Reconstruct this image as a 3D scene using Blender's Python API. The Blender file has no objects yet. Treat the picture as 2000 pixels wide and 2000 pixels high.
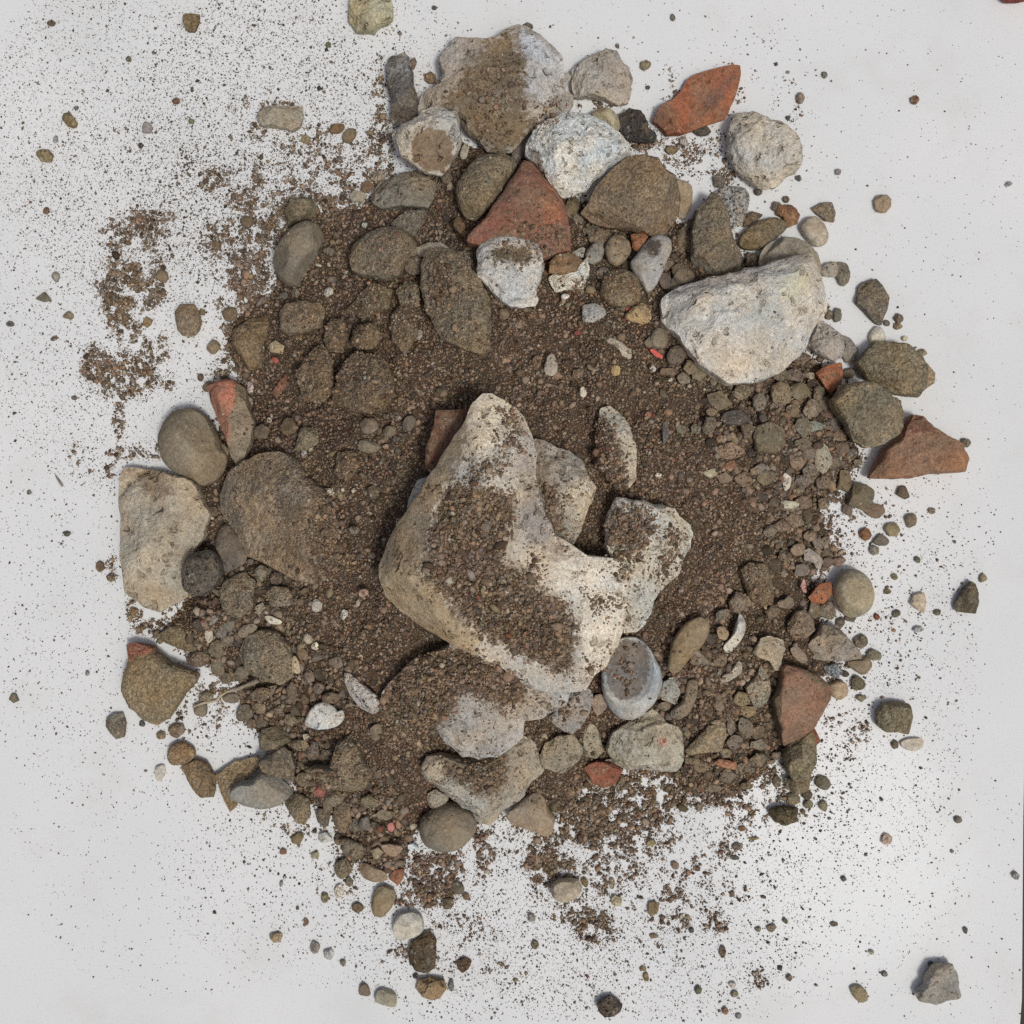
import bpy, math, random
import numpy as np
from mathutils import Vector

# ------------------------------------------------------------------ camera, sky, sun, exposure
random.seed(5)
RNG = np.random.default_rng(11)
SC = bpy.context.scene
COL = SC.collection
PX = 0.00025            # metres on the sheet for one of 2000 photo pixels
HC = 0.62               # height of the camera above the sheet

cam_d = bpy.data.cameras.new('camera')
cam = bpy.data.objects.new('camera', cam_d)
COL.objects.link(cam)
cam.location = (0, 0, HC)
cam.rotation_euler = (0, 0, 0)
cam_d.sensor_width = 36
cam_d.lens = 36 * HC / (2000 * PX)
cam_d.clip_start = 0.01
cam_d.clip_end = 20
SC.camera = cam

SUN_TILT, SUN_AZ = math.radians(20.2), math.radians(135)     # light comes from the lower right of the photograph
world = bpy.data.worlds.new('World')
SC.world = world
world.use_nodes = True
wn = world.node_tree.nodes
sky = wn.new('ShaderNodeTexSky')
sky.sky_type = 'NISHITA'
sky.sun_disc = False
sky.sun_elevation = math.radians(90) - SUN_TILT
sky.sun_rotation = SUN_AZ
sky.air_density = 1.0
sky.dust_density = 6.0
sky.ozone_density = 0.6
wn['Background'].inputs['Strength'].default_value = 0.07
world.node_tree.links.new(sky.outputs['Color'], wn['Background'].inputs['Color'])

sun_d = bpy.data.lights.new('sun', 'SUN')
sun_d.energy = 1.75
sun_d.angle = math.radians(10)
sun_d.color = (0.965, 0.98, 0.935)
sun = bpy.data.objects.new('sun', sun_d)
COL.objects.link(sun)
sdir = Vector((math.sin(SUN_TILT) * math.sin(SUN_AZ), math.sin(SUN_TILT) * math.cos(SUN_AZ), math.cos(SUN_TILT)))
sun.rotation_euler = sdir.to_track_quat('Z', 'Y').to_euler()
sun.location = sdir * 2

SC.view_settings.view_transform = 'Standard'
SC.view_settings.look = 'None'
SC.view_settings.exposure = -0.15
SC.view_settings.gamma = 1.0
SC.view_settings.use_curve_mapping = False
SC.cycles.max_bounces = 6
SC.cycles.use_denoising = False

# ------------------------------------------------------------------ helpers
FR = dict(A=(700, 0, 600), B=(1100, 0, 600), C=(400, 300, 600), D=(900, 400, 600), E=(1350, 400, 600), F=(200, 700, 600),
          G=(700, 740, 700), H=(200, 1200, 600), I=(700, 1240, 600), J=(1150, 1150, 600), K=(1350, 900, 600),
          L=(1500, 0, 500), M=(1500, 1500, 500), N=(0, 0, 500), O=(0, 400, 500), P=(400, 0, 500), Q=(0, 900, 600),
          R=(500, 1600, 500), S=(1000, 1550, 500), Z=(0, 0, 2000), X=(0, 0, 1932))

def pts(fr, s):
    """points read off an enlarged piece of the photograph -> photo pixels (0..2000)"""
    x0, y0, w = FR[fr]
    k = w / 1932.0
    a = np.array([float(v) for v in s.replace(',', ' ').split()]).reshape(-1, 2)
    return a * k + np.array([x0, y0])

def world_xy(p, z):
    p = np.atleast_2d(p)
    k = PX * (HC - np.asarray(z)) / HC
    return np.stack([(p[:, 0] - 1000) * k, (1000 - p[:, 1]) * k], 1)

def to_px(v):
    k = HC / (PX * (HC - v[:, 2]))
    return np.stack([v[:, 0] * k + 1000, 1000 - v[:, 1] * k], 1)

def lin(c):
    c = np.asarray(c, float) / 255.0
    return np.where(c <= 0.04045, c / 12.92, ((c + 0.055) / 1.055) ** 2.4)

def albedo(c, gain=1.32):
    c = lin(c)
    m = c.mean(-1, keepdims=True)
    if c[0] > 1.9 * c[2] and c[0] > 1.55 * c[1]:
        return np.clip(c * (0.82, 1.06, 1.15) * gain, 0.01, 0.8)
    return np.clip((m + (c - m) * 0.92) * gain, 0.01, 0.8)

def _hash(ix, iy, iz, seed):
    with np.errstate(over='ignore'):
        h = (ix.astype(np.uint32) * np.uint32(374761393) + iy.astype(np.uint32) * np.uint32(668265263)
             + iz.astype(np.uint32) * np.uint32(2147483647) + np.uint32((seed * 974634777) & 0xffffffff))
        h = (h ^ (h >> np.uint32(13))) * np.uint32(1274126177)
        h = (h ^ (h >> np.uint32(16))) * np.uint32(2246822519)
        h = h ^ (h >> np.uint32(15))
    return h.astype(np.float64) / 4294967295.0

def vnoise(p, seed=0):
    f = np.floor(p)
    i = f.astype(np.int64)
    t = p - f
    t = t * t * (3 - 2 * t)
    r = 0
    for dx in (0, 1):
        for dy in (0, 1):
            for dz in (0, 1):
                w = (t[:, 0] if dx else 1 - t[:, 0]) * (t[:, 1] if dy else 1 - t[:, 1]) * (t[:, 2] if dz else 1 - t[:, 2])
                r = r + w * _hash(i[:, 0] + dx, i[:, 1] + dy, i[:, 2] + dz, seed)
    return r * 2 - 1

def fbm(p, octs=4, seed=0, gain=0.5):
    a, s, r = 1.0, 0.0, 0
    q = p.copy()
    for o in range(octs):
        r = r + a * vnoise(q, seed + o)
        s += a
        a *= gain
        q = q * 2.03 + 17.1
    return r / s

def inpoly(p, poly):
    x, y = p[:, 0], p[:, 1]
    r = np.zeros(len(p), bool)
    n = len(poly)
    for i in range(n):
        x1, y1 = poly[i]
        x2, y2 = poly[(i + 1) % n]
        c = ((y1 > y) != (y2 > y))
        if c.any():
            xi = (x2 - x1) * (y - y1) / ((y2 - y1) if y2 != y1 else 1e-9) + x1
            r ^= c & (x < xi)
    return r

def edge_dist(p, poly):
    d = np.full(len(p), 1e9)
    n = len(poly)
    for i in range(n):
        a, b = poly[i], poly[(i + 1) % n]
        ab = b - a
        t = np.clip(((p - a) @ ab) / (ab @ ab + 1e-12), 0, 1)
        d = np.minimum(d, np.hypot(*(p - a - t[:, None] * ab).T))
    return d

def chaikin(p, it):
    for _ in range(it):
        q = np.roll(p, -1, 0)
        p = np.stack([0.8 * p + 0.2 * q, 0.2 * p + 0.8 * q], 1).reshape(-1, 2)
    return p

def mesh_obj(name, verts, faces, mat, cols=None, parent=None, smooth=True, loc=None):
    me = bpy.data.meshes.new(name)
    verts = np.asarray(verts, np.float32)
    if loc is not None:
        verts = verts - np.asarray(loc, np.float32)
    me.vertices.add(len(verts))
    me.vertices.foreach_set('co', verts.ravel())
    if isinstance(faces, np.ndarray):
        k = faces.shape[1]
        me.loops.add(faces.size)
        me.loops.foreach_set('vertex_index', faces.ravel().astype(np.int32))
        me.polygons.add(len(faces))
        me.polygons.foreach_set('loop_start', np.arange(0, faces.size, k, dtype=np.int32))
        me.polygons.foreach_set('loop_total', np.full(len(faces), k, np.int32))
    me.update(calc_edges=True)
    me.validate()
    if smooth:
        me.polygons.foreach_set('use_smooth', np.ones(len(me.polygons), bool))
    if cols is not None:
        at = me.color_attributes.new('Col', 'FLOAT_COLOR', 'POINT')
        c = np.ones((len(verts), 4), np.float32)
        c[:, :3] = cols
        at.data.foreach_set('color', c.ravel())
    me.materials.append(mat)
    o = bpy.data.objects.new(name, me)
    COL.objects.link(o)
    if loc is not None:
        o.location = [float(v) for v in loc]
    if parent is not None:
        o.parent = parent
    return o

def tag(o, label=None, cat=None, group=None, kind=None):
    if label: o['label'] = label
    if cat: o['category'] = cat
    if group: o['group'] = group
    if kind: o['kind'] = kind
    return o

# ------------------------------------------------------------------ materials
def stone_mat(name, scale, contrast, bump, speck, speck_col, rough=0.85, pits=0.0, grain=0.0, spec=0.25):
    m = bpy.data.materials.new(name)
    m.use_nodes = True
    nt = m.node_tree
    N, Lk = nt.nodes, nt.links
    bs = N['Principled BSDF']
    bs.inputs['Roughness'].default_value = rough
    bs.inputs['Specular IOR Level'].default_value = spec
    tc = N.new('ShaderNodeTexCoord')
    oi = N.new('ShaderNodeObjectInfo')
    off = N.new('ShaderNodeVectorMath'); off.operation = 'SCALE'
    off.inputs[0].default_value = (3.1, 5.7, 1.9)
    Lk.new(oi.outputs['Random'], off.inputs['Scale'])
    ad = N.new('ShaderNodeVectorMath'); ad.operation = 'ADD'
    Lk.new(tc.outputs['Object'], ad.inputs[0]); Lk.new(off.outputs[0], ad.inputs[1])
    at = N.new('ShaderNodeAttribute'); at.attribute_name = 'Col'
    base = N.new('ShaderNodeMix'); base.data_type = 'RGBA'; base.blend_type = 'MULTIPLY'; base.inputs[0].default_value = 1
    Lk.new(at.outputs['Color'], base.inputs[6]); Lk.new(oi.outputs['Color'], base.inputs[7])
    def noise(sc, det, ro=0.6):
        n = N.new('ShaderNodeTexNoise'); n.inputs['Scale'].default_value = sc
        n.inputs['Detail'].default_value = det; n.inputs['Roughness'].default_value = ro
        Lk.new(ad.outputs[0], n.inputs['Vector'])
        return n
    def mr(src, a, b, c, d):
        k = N.new('ShaderNodeMapRange')
        for i, v in enumerate((a, b, c, d)): k.inputs[i + 1].default_value = v
        Lk.new(src, k.inputs[0])
        return k.outputs[0]
    def mul(col, fac):
        k = N.new('ShaderNodeMix'); k.data_type = 'RGBA'; k.blend_type = 'MULTIPLY'; k.inputs[0].default_value = 1
        Lk.new(col, k.inputs[6]); Lk.new(fac, k.inputs[7])
        return k.outputs[2]
    n1 = noise(scale, 6, 0.62)
    n2 = noise(scale * 7, 5, 0.7)
    c = mul(base.outputs[2], mr(n1.outputs['Fac'], 0.3, 0.7, 1 - contrast, 1 + contrast))
    c = mul(c, mr(n2.outputs['Fac'], 0.3, 0.7, 1 - contrast * 0.8, 1 + contrast * 0.8))
    # warm / cool drift of the mineral colour
    n4 = noise(scale * 0.8, 3)
    hue = N.new('ShaderNodeMix'); hue.data_type = 'RGBA'
    hue.inputs[6].default_value = (1.09, 1.0, 0.88, 1); hue.inputs[7].default_value = (0.94, 1.0, 1.07, 1)
    Lk.new(mr(n4.outputs['Fac'], 0.35, 0.65, 0, 1), hue.inputs[0])
    c = mul(c, hue.outputs[2])
    height = N.new('ShaderNodeMath'); height.operation = 'ADD'
    Lk.new(mr(n1.outputs['Fac'], 0, 1, 0, 1.2), height.inputs[0]); Lk.new(mr(n2.outputs['Fac'], 0, 1, 0, 0.5), height.inputs[1])
    hout = height.outputs[0]
    if speck > 0:
        v = N.new('ShaderNodeTexVoronoi'); v.inputs['Scale'].default_value = 620
        Lk.new(ad.outputs[0], v.inputs['Vector'])
        sx = N.new('ShaderNodeSeparateColor'); Lk.new(v.outputs['Color'], sx.inputs[0])
        k = N.new('ShaderNodeMath'); k.operation = 'GREATER_THAN'; k.inputs[1].default_value = 1 - speck
        Lk.new(sx.outputs[0], k.inputs[0])
        near = mr(v.outputs['Distance'], 0.25, 0.55, 1, 0)
        k2 = N.new('ShaderNodeMath'); k2.operation = 'MULTIPLY'
        Lk.new(k.outputs[0], k2.inputs[0]); Lk.new(near, k2.inputs[1])
        k3 = N.new('ShaderNodeMath'); k3.operation = 'MULTIPLY'; k3.inputs[1].default_value = 0.75
        Lk.new(k2.outputs[0], k3.inputs[0])
        mx = N.new('ShaderNodeMix'); mx.data_type = 'RGBA'; mx.inputs[7].default_value = (*speck_col, 1)
        Lk.new(k3.outputs[0], mx.inputs[0]); Lk.new(c, mx.inputs[6])
        c = mx.outputs[2]
    if grain > 0:
        v2 = N.new('ShaderNodeTexVoronoi'); v2.inputs['Scale'].default_value = 1200
        Lk.new(ad.outputs[0], v2.inputs['Vector'])
        sx2 = N.new('ShaderNodeSeparateColor'); Lk.new(v2.outputs['Color'], sx2.inputs[0])
        c = mul(c, mr(sx2.outputs[1], 0, 1, 1 - grain, 1 + grain))
        h2 = N.new('ShaderNodeMath'); h2.operation = 'ADD'
        Lk.new(hout, h2.inputs[0]); Lk.new(mr(v2.outputs['Distance'], 0, 0.7, 0.35 * grain, 0), h2.inputs[1])
        hout = h2.outputs[0]
    if pits > 0:
        n3 = noise(scale * 3.2, 3, 0.5)
        pit = mr(n3.outputs['Fac'], 0.28, 0.40, 1, 0)
        pk = N.new('ShaderNodeMath'); pk.operation = 'MULTIPLY'; pk.inputs[1].default_value = -pits
        Lk.new(pit, pk.inputs[0])
        h3 = N.new('ShaderNodeMath'); h3.operation = 'ADD'
        Lk.new(hout, h3.inputs[0]); Lk.new(pk.outputs[0], h3.inputs[1])
        hout = h3.outputs[0]
        c = mul(c, mr(pit, 0, 1, 1, 0.72))
    bp = N.new('ShaderNodeBump'); bp.inputs['Strength'].default_value = bump; bp.inputs['Distance'].default_value = 0.0022
    Lk.new(hout, bp.inputs['Height'])
    Lk.new(c, bs.inputs['Base Color']); Lk.new(bp.outputs[0], bs.inputs['Normal'])
    return m

MAT = dict(
    lime=stone_mat('pale rough limestone', 60, 0.17, 1.0, 0.025, (0.16, 0.14, 0.11), pits=0.8, grain=0.2),
    mortar=stone_mat('crumbly white mortar', 110, 0.16, 1.0, 0.05, (0.2, 0.18, 0.15), pits=1.0, grain=0.22),
    dusty=stone_mat('stone under brown dust', 75, 0.22, 0.85, 0.04, (0.42, 0.36, 0.27), grain=0.40),
    smooth=stone_mat('worn pebble', 50, 0.16, 0.45, 0.02, (0.4, 0.36, 0.3), rough=0.8, grain=0.2),
    dark=stone_mat('dark porous stone', 130, 0.35, 1.0, 0.10, (0.4, 0.37, 0.33), pits=1.2, grain=0.35),
    brick=stone_mat('fired brick', 55, 0.18, 0.7, 0.04, (0.42, 0.30, 0.22), pits=0.5, grain=0.22),
    pepper=stone_mat('black and white speckled stone', 150, 0.3, 0.7, 0.5, (0.02, 0.02, 0.02), grain=0.6),
    grain=stone_mat('loose soil', 300, 0.22, 0.5, 0.0, (0, 0, 0), rough=0.95, spec=0.15),
)

def sheet_mat():
    m = bpy.data.materials.new('white coated board')
    m.use_nodes = True
    N, Lk = m.node_tree.nodes, m.node_tree.links
    bs = N['Principled BSDF']
    bs.inputs['Roughness'].default_value = 0.11
    bs.inputs['Specular IOR Level'].default_value = 0.02
    tc = N.new('ShaderNodeTexCoord')
    n = N.new('ShaderNodeTexNoise'); n.inputs['Scale'].default_value = 9; n.inputs['Detail'].default_value = 4
    Lk.new(tc.outputs['Object'], n.inputs['Vector'])
    r = N.new('ShaderNodeValToRGB')
    r.color_ramp.elements[0].position = 0.32; r.color_ramp.elements[0].color = (0.745, 0.755, 0.76, 1)
    r.color_ramp.elements[1].position = 0.65; r.color_ramp.elements[1].color = (0.8, 0.8, 0.8, 1)
    Lk.new(n.outputs['Fac'], r.inputs[0])
    n2 = N.new('ShaderNodeTexNoise'); n2.inputs['Scale'].default_value = 900; n2.inputs['Detail'].default_value = 3
    Lk.new(tc.outputs['Object'], n2.inputs['Vector'])
    r2 = N.new('ShaderNodeValToRGB')
    r2.color_ramp.elements[0].position = 0.30; r2.color_ramp.elements[0].color = (0.90, 0.90, 0.89, 1)
    r2.color_ramp.elements[1].position = 0.45; r2.color_ramp.elements[1].color = (1, 1, 1, 1)
    Lk.new(n2.outputs['Fac'], r2.inputs[0])
    mx = N.new('ShaderNodeMix'); mx.data_type = 'RGBA'; mx.blend_type = 'MULTIPLY'; mx.inputs[0].default_value = 1
    Lk.new(r.outputs[0], mx.inputs[6]); Lk.new(r2.outputs[0], mx.inputs[7])
    n3 = N.new('ShaderNodeTexNoise'); n3.inputs['Scale'].default_value = 26; n3.inputs['Detail'].default_value = 7; n3.inputs['Roughness'].default_value = 0.65
    Lk.new(tc.outputs['Object'], n3.inputs['Vector'])
    k3 = N.new('ShaderNodeMapRange')
    for i, v in enumerate((0.52, 0.75, 0, 0.3)): k3.inputs[i + 1].default_value = v
    Lk.new(n3.outputs['Fac'], k3.inputs[0])
    sm = N.new('ShaderNodeMix'); sm.data_type = 'RGBA'; sm.inputs[7].default_value = (0.60, 0.58, 0.54, 1)
    Lk.new(k3.outputs[0], sm.inputs[0]); Lk.new(mx.outputs[2], sm.inputs[6])
    Lk.new(sm.outputs[2], bs.inputs['Base Color'])
    return m

def ground_mat():
    m = bpy.data.materials.new('dark ground below the board')
    m.use_nodes = True
    N, Lk = m.node_tree.nodes, m.node_tree.links
    n = N.new('ShaderNodeTexNoise'); n.inputs['Scale'].default_value = 40; n.inputs['Detail'].default_value = 6
    r = N.new('ShaderNodeValToRGB')
    r.color_ramp.elements[0].color = (0.02, 0.017, 0.014, 1)
    r.color_ramp.elements[1].color = (0.07, 0.06, 0.05, 1)
    Lk.new(n.outputs['Fac'], r.inputs[0]); Lk.new(r.outputs[0], N['Principled BSDF'].inputs['Base Color'])
    N['Principled BSDF'].inputs['Roughness'].default_value = 0.9
    return m

# ------------------------------------------------------------------ the board and the ground under it
def slab(name, poly, z0, z1, mat):
    poly = np.asarray(poly, float)
    n = len(poly)
    v = [(x, y, z1) for x, y in poly] + [(x, y, z0) for x, y in poly]
    f = [list(range(n)), list(range(2 * n - 1, n - 1, -1))] + [[n + i, n + (i + 1) % n, (i + 1) % n, i] for i in range(n)]
    me = bpy.data.meshes.new(name)
    me.from_pydata(v, [], f)
    me.update()
    me.materials.append(mat)
    o = bpy.data.objects.new(name, me)
    COL.objects.link(o)
    return o

bx = world_xy(np.array([[-420, -400], [2026, -400], [2011, 1000], [1998.5, 1600], [1996, 1950], [1992, 2004], [1500, 2003], [-420, 2006]]), 0)[::-1]
board = slab('board', bx, -0.006, 0.0, sheet_mat())
tag(board, 'glossy white board that the whole rubble heap lies on', 'board')
g_ = slab('ground', [(-4, -4), (4, -4), (4, 4), (-4, 4)], -0.06, -0.03, ground_mat())
tag(g_, kind='structure')

# ------------------------------------------------------------------ height of the soil heap
HEAP = np.array([(560,430),(640,405),(700,400),(735,370),(800,350),(880,275),(960,285),(1060,310),(1150,400),(1300,420),(1420,450),(1470,520),(1530,640),(1580,680),(1640,730),
    (1665,830),(1690,895),(1650,950),(1615,980),(1625,1060),(1620,1110),(1600,1200),(1650,1270),(1610,1330),(1570,1440),(1500,1530),(1460,1555),(1330,1550),
    (1240,1500),(1200,1490),(1150,1530),(1090,1590),(1010,1570),(940,1560),(840,1610),(810,1630),(815,1660),(790,1735),(735,1700),(665,1690),(650,1600),(590,1560),
    (560,1520),(520,1470),(500,1440),(475,1400),(462,1340),(415,1310),(360,1270),(300,1245),(330,1190),(380,1130),(385,1080),(385,1000),(375,930),(400,850),(470,740),
    (440,680),(445,630),(500,590),(530,560),(545,500)], float)
HMAX = 0.052

def heap_h(p):
    """height (m) of the bare soil at photo pixels p"""
    p = np.atleast_2d(p)
    d = edge_dist(p, HEAP)
    d = np.where(inpoly(p, HEAP), d, -d)
    t = np.clip(d / 430.0, 0, 1)
    return np.where(d > 0, HMAX * np.sin(t * math.pi / 2) ** 0.9, 0)

# ------------------------------------------------------------------ stones
ITEMS = []          # (object, centre px, size px, colour, label or None, is anchor, short)
SOILS = []          # (polygon px, density) places where crumbs lie on a stone
SPRINK = {}         # object name -> how thickly crumbs are sprinkled on it
ELLS = np.random.default_rng(3)

def radial(poly, c, th):
    d = np.stack([np.cos(th), np.sin(th)], 1)
    a = poly - c
    b = np.roll(poly, -1, 0) - c
    e = b - a
    den = d[:, None, 0] * e[None, :, 1] - d[:, None, 1] * e[None, :, 0]
    den = np.where(np.abs(den) < 1e-15, 1e-15, den)
    r = (a[None, :, 0] * e[None, :, 1] - a[None, :, 1] * e[None, :, 0]) / den
    s = (a[None, :, 0] * d[:, None, 1] - a[None, :, 1] * d[:, None, 0]) / den
    ok = (s >= -1e-6) & (s <= 1 + 1e-6) & (r > 0)
    r = np.where(ok, r, 0).max(1)
    bad = r <= 0
    if bad.any():
        r[bad] = np.median(r[~bad])
    return r

def rock(poly, col, kind='dusty', name='stone', label=None, cat='stone', short=None, t=None, lift=0.0, p=2.6, it=None, cuts=3,
         faces=(), patch=(), soil=(), g=None, rough=None, group=None, hollow=None, floor=False, top=0.6, gain=None, tilt=1.0):
    """a closed stone whose widest outline, seen from above, is poly (photo pixels)"""
    seed = (len(ITEMS) * 7 + 13) % 9973
    if rough is None: rough = dict(lime=0.095, mortar=0.12, dusty=0.085, dark=0.13, brick=0.06, smooth=0.045, pepper=0.06)[kind]
    if it is None: it = 0 if kind in ('lime', 'mortar', 'brick', 'dusty', 'dark') else 1
    if gain is None: gain = 1.48 if kind == 'dusty' else 1.34
    if g is None: g = dict(lime=0.15, mortar=0.03, dusty=0.55, smooth=0.22, brick=0.3).get(kind, 0.12)
    rg = np.random.default_rng(seed)
    poly = np.asarray(poly, float)
    raw = poly
    area = 0.5 * abs(np.dot(poly[:, 0], np.roll(poly[:, 1], -1)) - np.dot(poly[:, 1], np.roll(poly[:, 0], -1)))
    bright_clean = sum(col) > 500
    if it: poly = chaikin(poly, it)
    cpx = poly.mean(0)
    ev = np.linalg.eigvalsh(np.cov((chaikin(raw, 3) - cpx).T))
    wmin = 2.6 * math.sqrt(max(ev[0], 1e-6))
    if t is None: t = (0.95 if g > 1 else 0.74) * wmin
    if g > 1.2:
        lift += 2.2; rough = max(rough, 0.15); cuts += 2
    tm = t * PX
    hp = heap_h(poly)
    onheap = hp.max() > 0.001 and not floor
    if onheap:
        A = np.c_[poly - cpx, np.ones(len(poly))]
        co = np.linalg.lstsq(A, hp, rcond=None)[0]
        gl = math.hypot(co[0], co[1]) / PX
        s = tilt * (min(1, 0.45 / gl) if gl > 0 else 1)
        ze = (poly - cpx) @ co[:2] * s + co[2] + 0.10 * tm + lift * 0.001
        ze = np.maximum(ze, 0.42 * tm + lift * 0.001)
    else:
        ze = np.full(len(poly), (1 - top) * tm * 0.92 + lift * 0.001)
    w2 = world_xy(poly, ze)
    c2 = w2.mean(0)
    zc = ze.mean()
    per = np.hypot(*(np.roll(raw, -1, 0) - raw).T).sum()
    nt = int(np.clip(per / 2.2, 28, 420))
    na = int(np.clip(nt / 4.2, 9, 90))
    nb = max(4, na // 3)
    th = np.linspace(0, 2 * math.pi, nt, endpoint=False)
    r = radial(w2, c2, th)
    # height of the outline along each direction
    ca = np.arctan2(w2[:, 1] - c2[1], w2[:, 0] - c2[0]); o = np.argsort(ca)
    zr = np.interp(th, np.r_[ca[o] - 2 * math.pi, ca[o], ca[o] + 2 * math.pi, ca[o] + 4 * math.pi], np.tile(ze[o], 4))
    R = r.mean()
    ring = np.stack([np.cos(th), np.sin(th), np.zeros(nt)], 1)
    r = r * (1 + rough * 0.35 * fbm(ring * 5 + seed, 4, seed) + rough * 0.30 * fbm(ring * max(R / 0.0022, 6) * 0.5 + seed, 3, seed + 3))
    ph = np.r_[-np.linspace(math.pi / 2, 0, nb + 1)[1:-1], np.linspace(0, math.pi / 2, na + 1)[:-1]]
    cu = np.abs(np.cos(ph)) ** (2 / p); su = np.sign(ph) * np.abs(np.sin(ph)) ** (2 / p)
    X = c2[0] + np.outer(cu, r * np.cos(th)); Y = c2[1] + np.outer(cu, r * np.sin(th))
    ht, hb = tm * top, tm * (1 - top)
    ZE = zc + np.outer(cu, zr - zc)
    H = np.where(ph[:, None] >= 0, ht * su[:, None], hb * su[:, None]) * np.ones((1, nt))
    NX = np.outer(np.cos(ph), np.cos(th)); NY = np.outer(np.cos(ph), np.sin(th)); NZ = np.outer(np.sin(ph), np.ones(nt))
    V = np.stack([X.ravel(), Y.ravel(), (ZE + H).ravel()], 1)
    V = np.vstack([[c2[0], c2[1], zc - hb], V, [c2[0], c2[1], zc + ht]])
    NN = np.vstack([[0, 0, -1], np.stack([NX.ravel(), NY.ravel(), NZ.ravel()], 1), [0, 0, 1]])
    up = np.r_[False, np.repeat(ph >= 0, nt), True]
    zoff = np.r_[0, ZE.ravel() - zc, 0] + zc           # local equator height
    # broken faces: planes that slice the top
    for k in range(cuts):
        az = rg.uniform(0, 2 * math.pi); sl = rg.uniform(0.15, 0.75)
        dirn = np.array([math.cos(az), math.sin(az)])
        q = (V[:, :2] - c2) @ dirn / R
        lim = ht * rg.uniform(0.72, 0.98) - sl * ht * (q - rg.uniform(-0.25, 0.45))
        lim = np.maximum(lim, 0.06 * ht)
        V[:, 2] = np.where(up, np.minimum(V[:, 2], zoff + np.maximum(lim, 0)), V[:, 2])
    nf = dict(lime=16, mortar=14, dusty=12, dark=14, brick=5, smooth=4, pepper=6)[kind] if it < 2 else 3
    for k in range(nf):                                # many small chipped facets
        az = rg.uniform(0, 2 * math.pi); el = math.asin(rg.uniform(0.35, 0.98))
        n3 = np.array([math.cos(el) * math.cos(az), math.cos(el) * math.sin(az), math.sin(el)])
        Q = np.c_[(V[:, :2] - c2) / R, (V[:, 2] - zoff) / ht]
        s = Q @ n3
        top_s = s[up].max()
        off = rg.uniform(-0.12, 0.12)
        ex = np.maximum(s - top_s * rg.uniform(0.80, 0.97), 0)
        V[:, 2] = np.where(up & (ex > 0), np.maximum(V[:, 2] - ex / n3[2] * ht, zoff + 0.02 * ht), V[:, 2])
    for (x1, y1, x2, y2, sl) in faces:                 # ridge line in photo pixels; right of its direction slopes down
        a = world_xy(np.array([[x1, y1], [x2, y2]]), zc + ht * 0.8)
        e = a[1] - a[0]; L = np.hypot(*e); nrm = np.array([e[1], -e[0]]) / L
        dist = (V[:, :2] - a[0]) @ nrm
        lim = ht - sl * np.maximum(dist, 0)
        V[:, 2] = np.where(up & (dist > 0), np.minimum(V[:, 2], zoff + np.maximum(lim, 0.03 * ht * 0)), V[:, 2])
    if hollow is not None:
        hx, hy, ha, hb2, dep = hollow
        hc = world_xy(np.array([[hx, hy]]), zc + ht)[0]
        q = np.hypot((V[:, 0] - hc[0]) / (ha * PX), (V[:, 1] - hc[1]) / (hb2 * PX))
        V[:, 2] -= np.where(up, dep * tm * np.clip(1 - q ** 3, 0, 1), 0)
    amp = rough * min(tm, R)
    n1 = fbm(V / (R * 0.55) + seed * 1.7, 3, seed)
    n2 = fbm(V / max(R * 0.13, 0.0016) + seed, 4, seed + 5)
    sidefade = np.r_[1, np.repeat(0.35 + 0.65 * np.abs(np.sin(ph)), nt), 1]
    n3 = 1 - 2.4 * np.abs(fbm(V / (R * 0.42) + seed * 0.7, 3, seed + 11)) if kind != 'smooth' else 0
    V = V + NN * ((amp * 1.0 * n1 + amp * 0.7 * n2 + amp * 0.6 * n3) * sidefade)[:, None]
    if onheap is False: V[:, 2] = np.maximum(V[:, 2], 0.0002)
    V[:, 2] = np.maximum(V[:, 2], 0.0002)
    nr = len(ph)
    idx = 1 + np.arange(nr * nt).reshape(nr, nt)
    a, b = idx[:-1], idx[1:]
    quads = np.stack([a, np.roll(a, -1, 1), np.roll(b, -1, 1), b], -1).reshape(-1, 4)
    # close the ends with thin quads made of triangles written as quads is invalid -> collapse the poles as small rings
    first, last = idx[0], idx[-1]
    me_f = [list(f) for f in ()]
    C = np.tile(albedo(col, gain), (len(V), 1))
    px = to_px(V)
    jit = np.stack([fbm(np.c_[px / 9.0, np.zeros(len(px))], 4, seed + 20), fbm(np.c_[px / 9.0, np.ones(len(px)) * 5], 4, seed + 30)], 1)
    for (pp, pc, *w) in patch:
        j = w[0] if w else 10
        pp = np.asarray(pp, float)
        sd = edge_dist(px + jit * j, pp)
        sd = np.where(inpoly(px + jit * j, pp), sd, -sd)
        fine = fbm(np.c_[px / 3.2, np.full(len(px), 2.0)], 2, seed + 40)
        t_ = np.clip((sd + fine * j * 0.7) / (j * 0.9) + 0.5, 0, 1)
        t_ = (t_ * t_ * (3 - 2 * t_) * up)[:, None]
        C = C * (1 - t_) + albedo(pc, gain) * t_
    # brown dust caught on the upper faces, in cloudy patches
    da = dict(brick=0.55, lime=0.30, mortar=0.12, smooth=0.35, dusty=0.45, dark=0.3, pepper=0.1)[kind] * (0.4 if bright_clean else 1)
    dn = np.clip(0.5 + 1.5 * fbm(V / (R * 0.45) + seed * 2.1, 4, seed + 50) + 0.5 * fbm(V / 0.0018, 3, seed + 51), 0, 1)
    dw = (da * dn * np.clip(NN[:, 2] + 0.2, 0, 1))[:, None]
    C = C * (1 - dw) + albedo((122, 104, 84) if kind != 'dusty' else (134, 118, 97), 1.3) * dw
    C *= (1 + 0.16 * fbm(V / (R * 0.8) + 3.3, 3, seed + 9))[:, None]
    loc = (c2[0], c2[1], max(V[:, 2].min(), 0))
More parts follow.
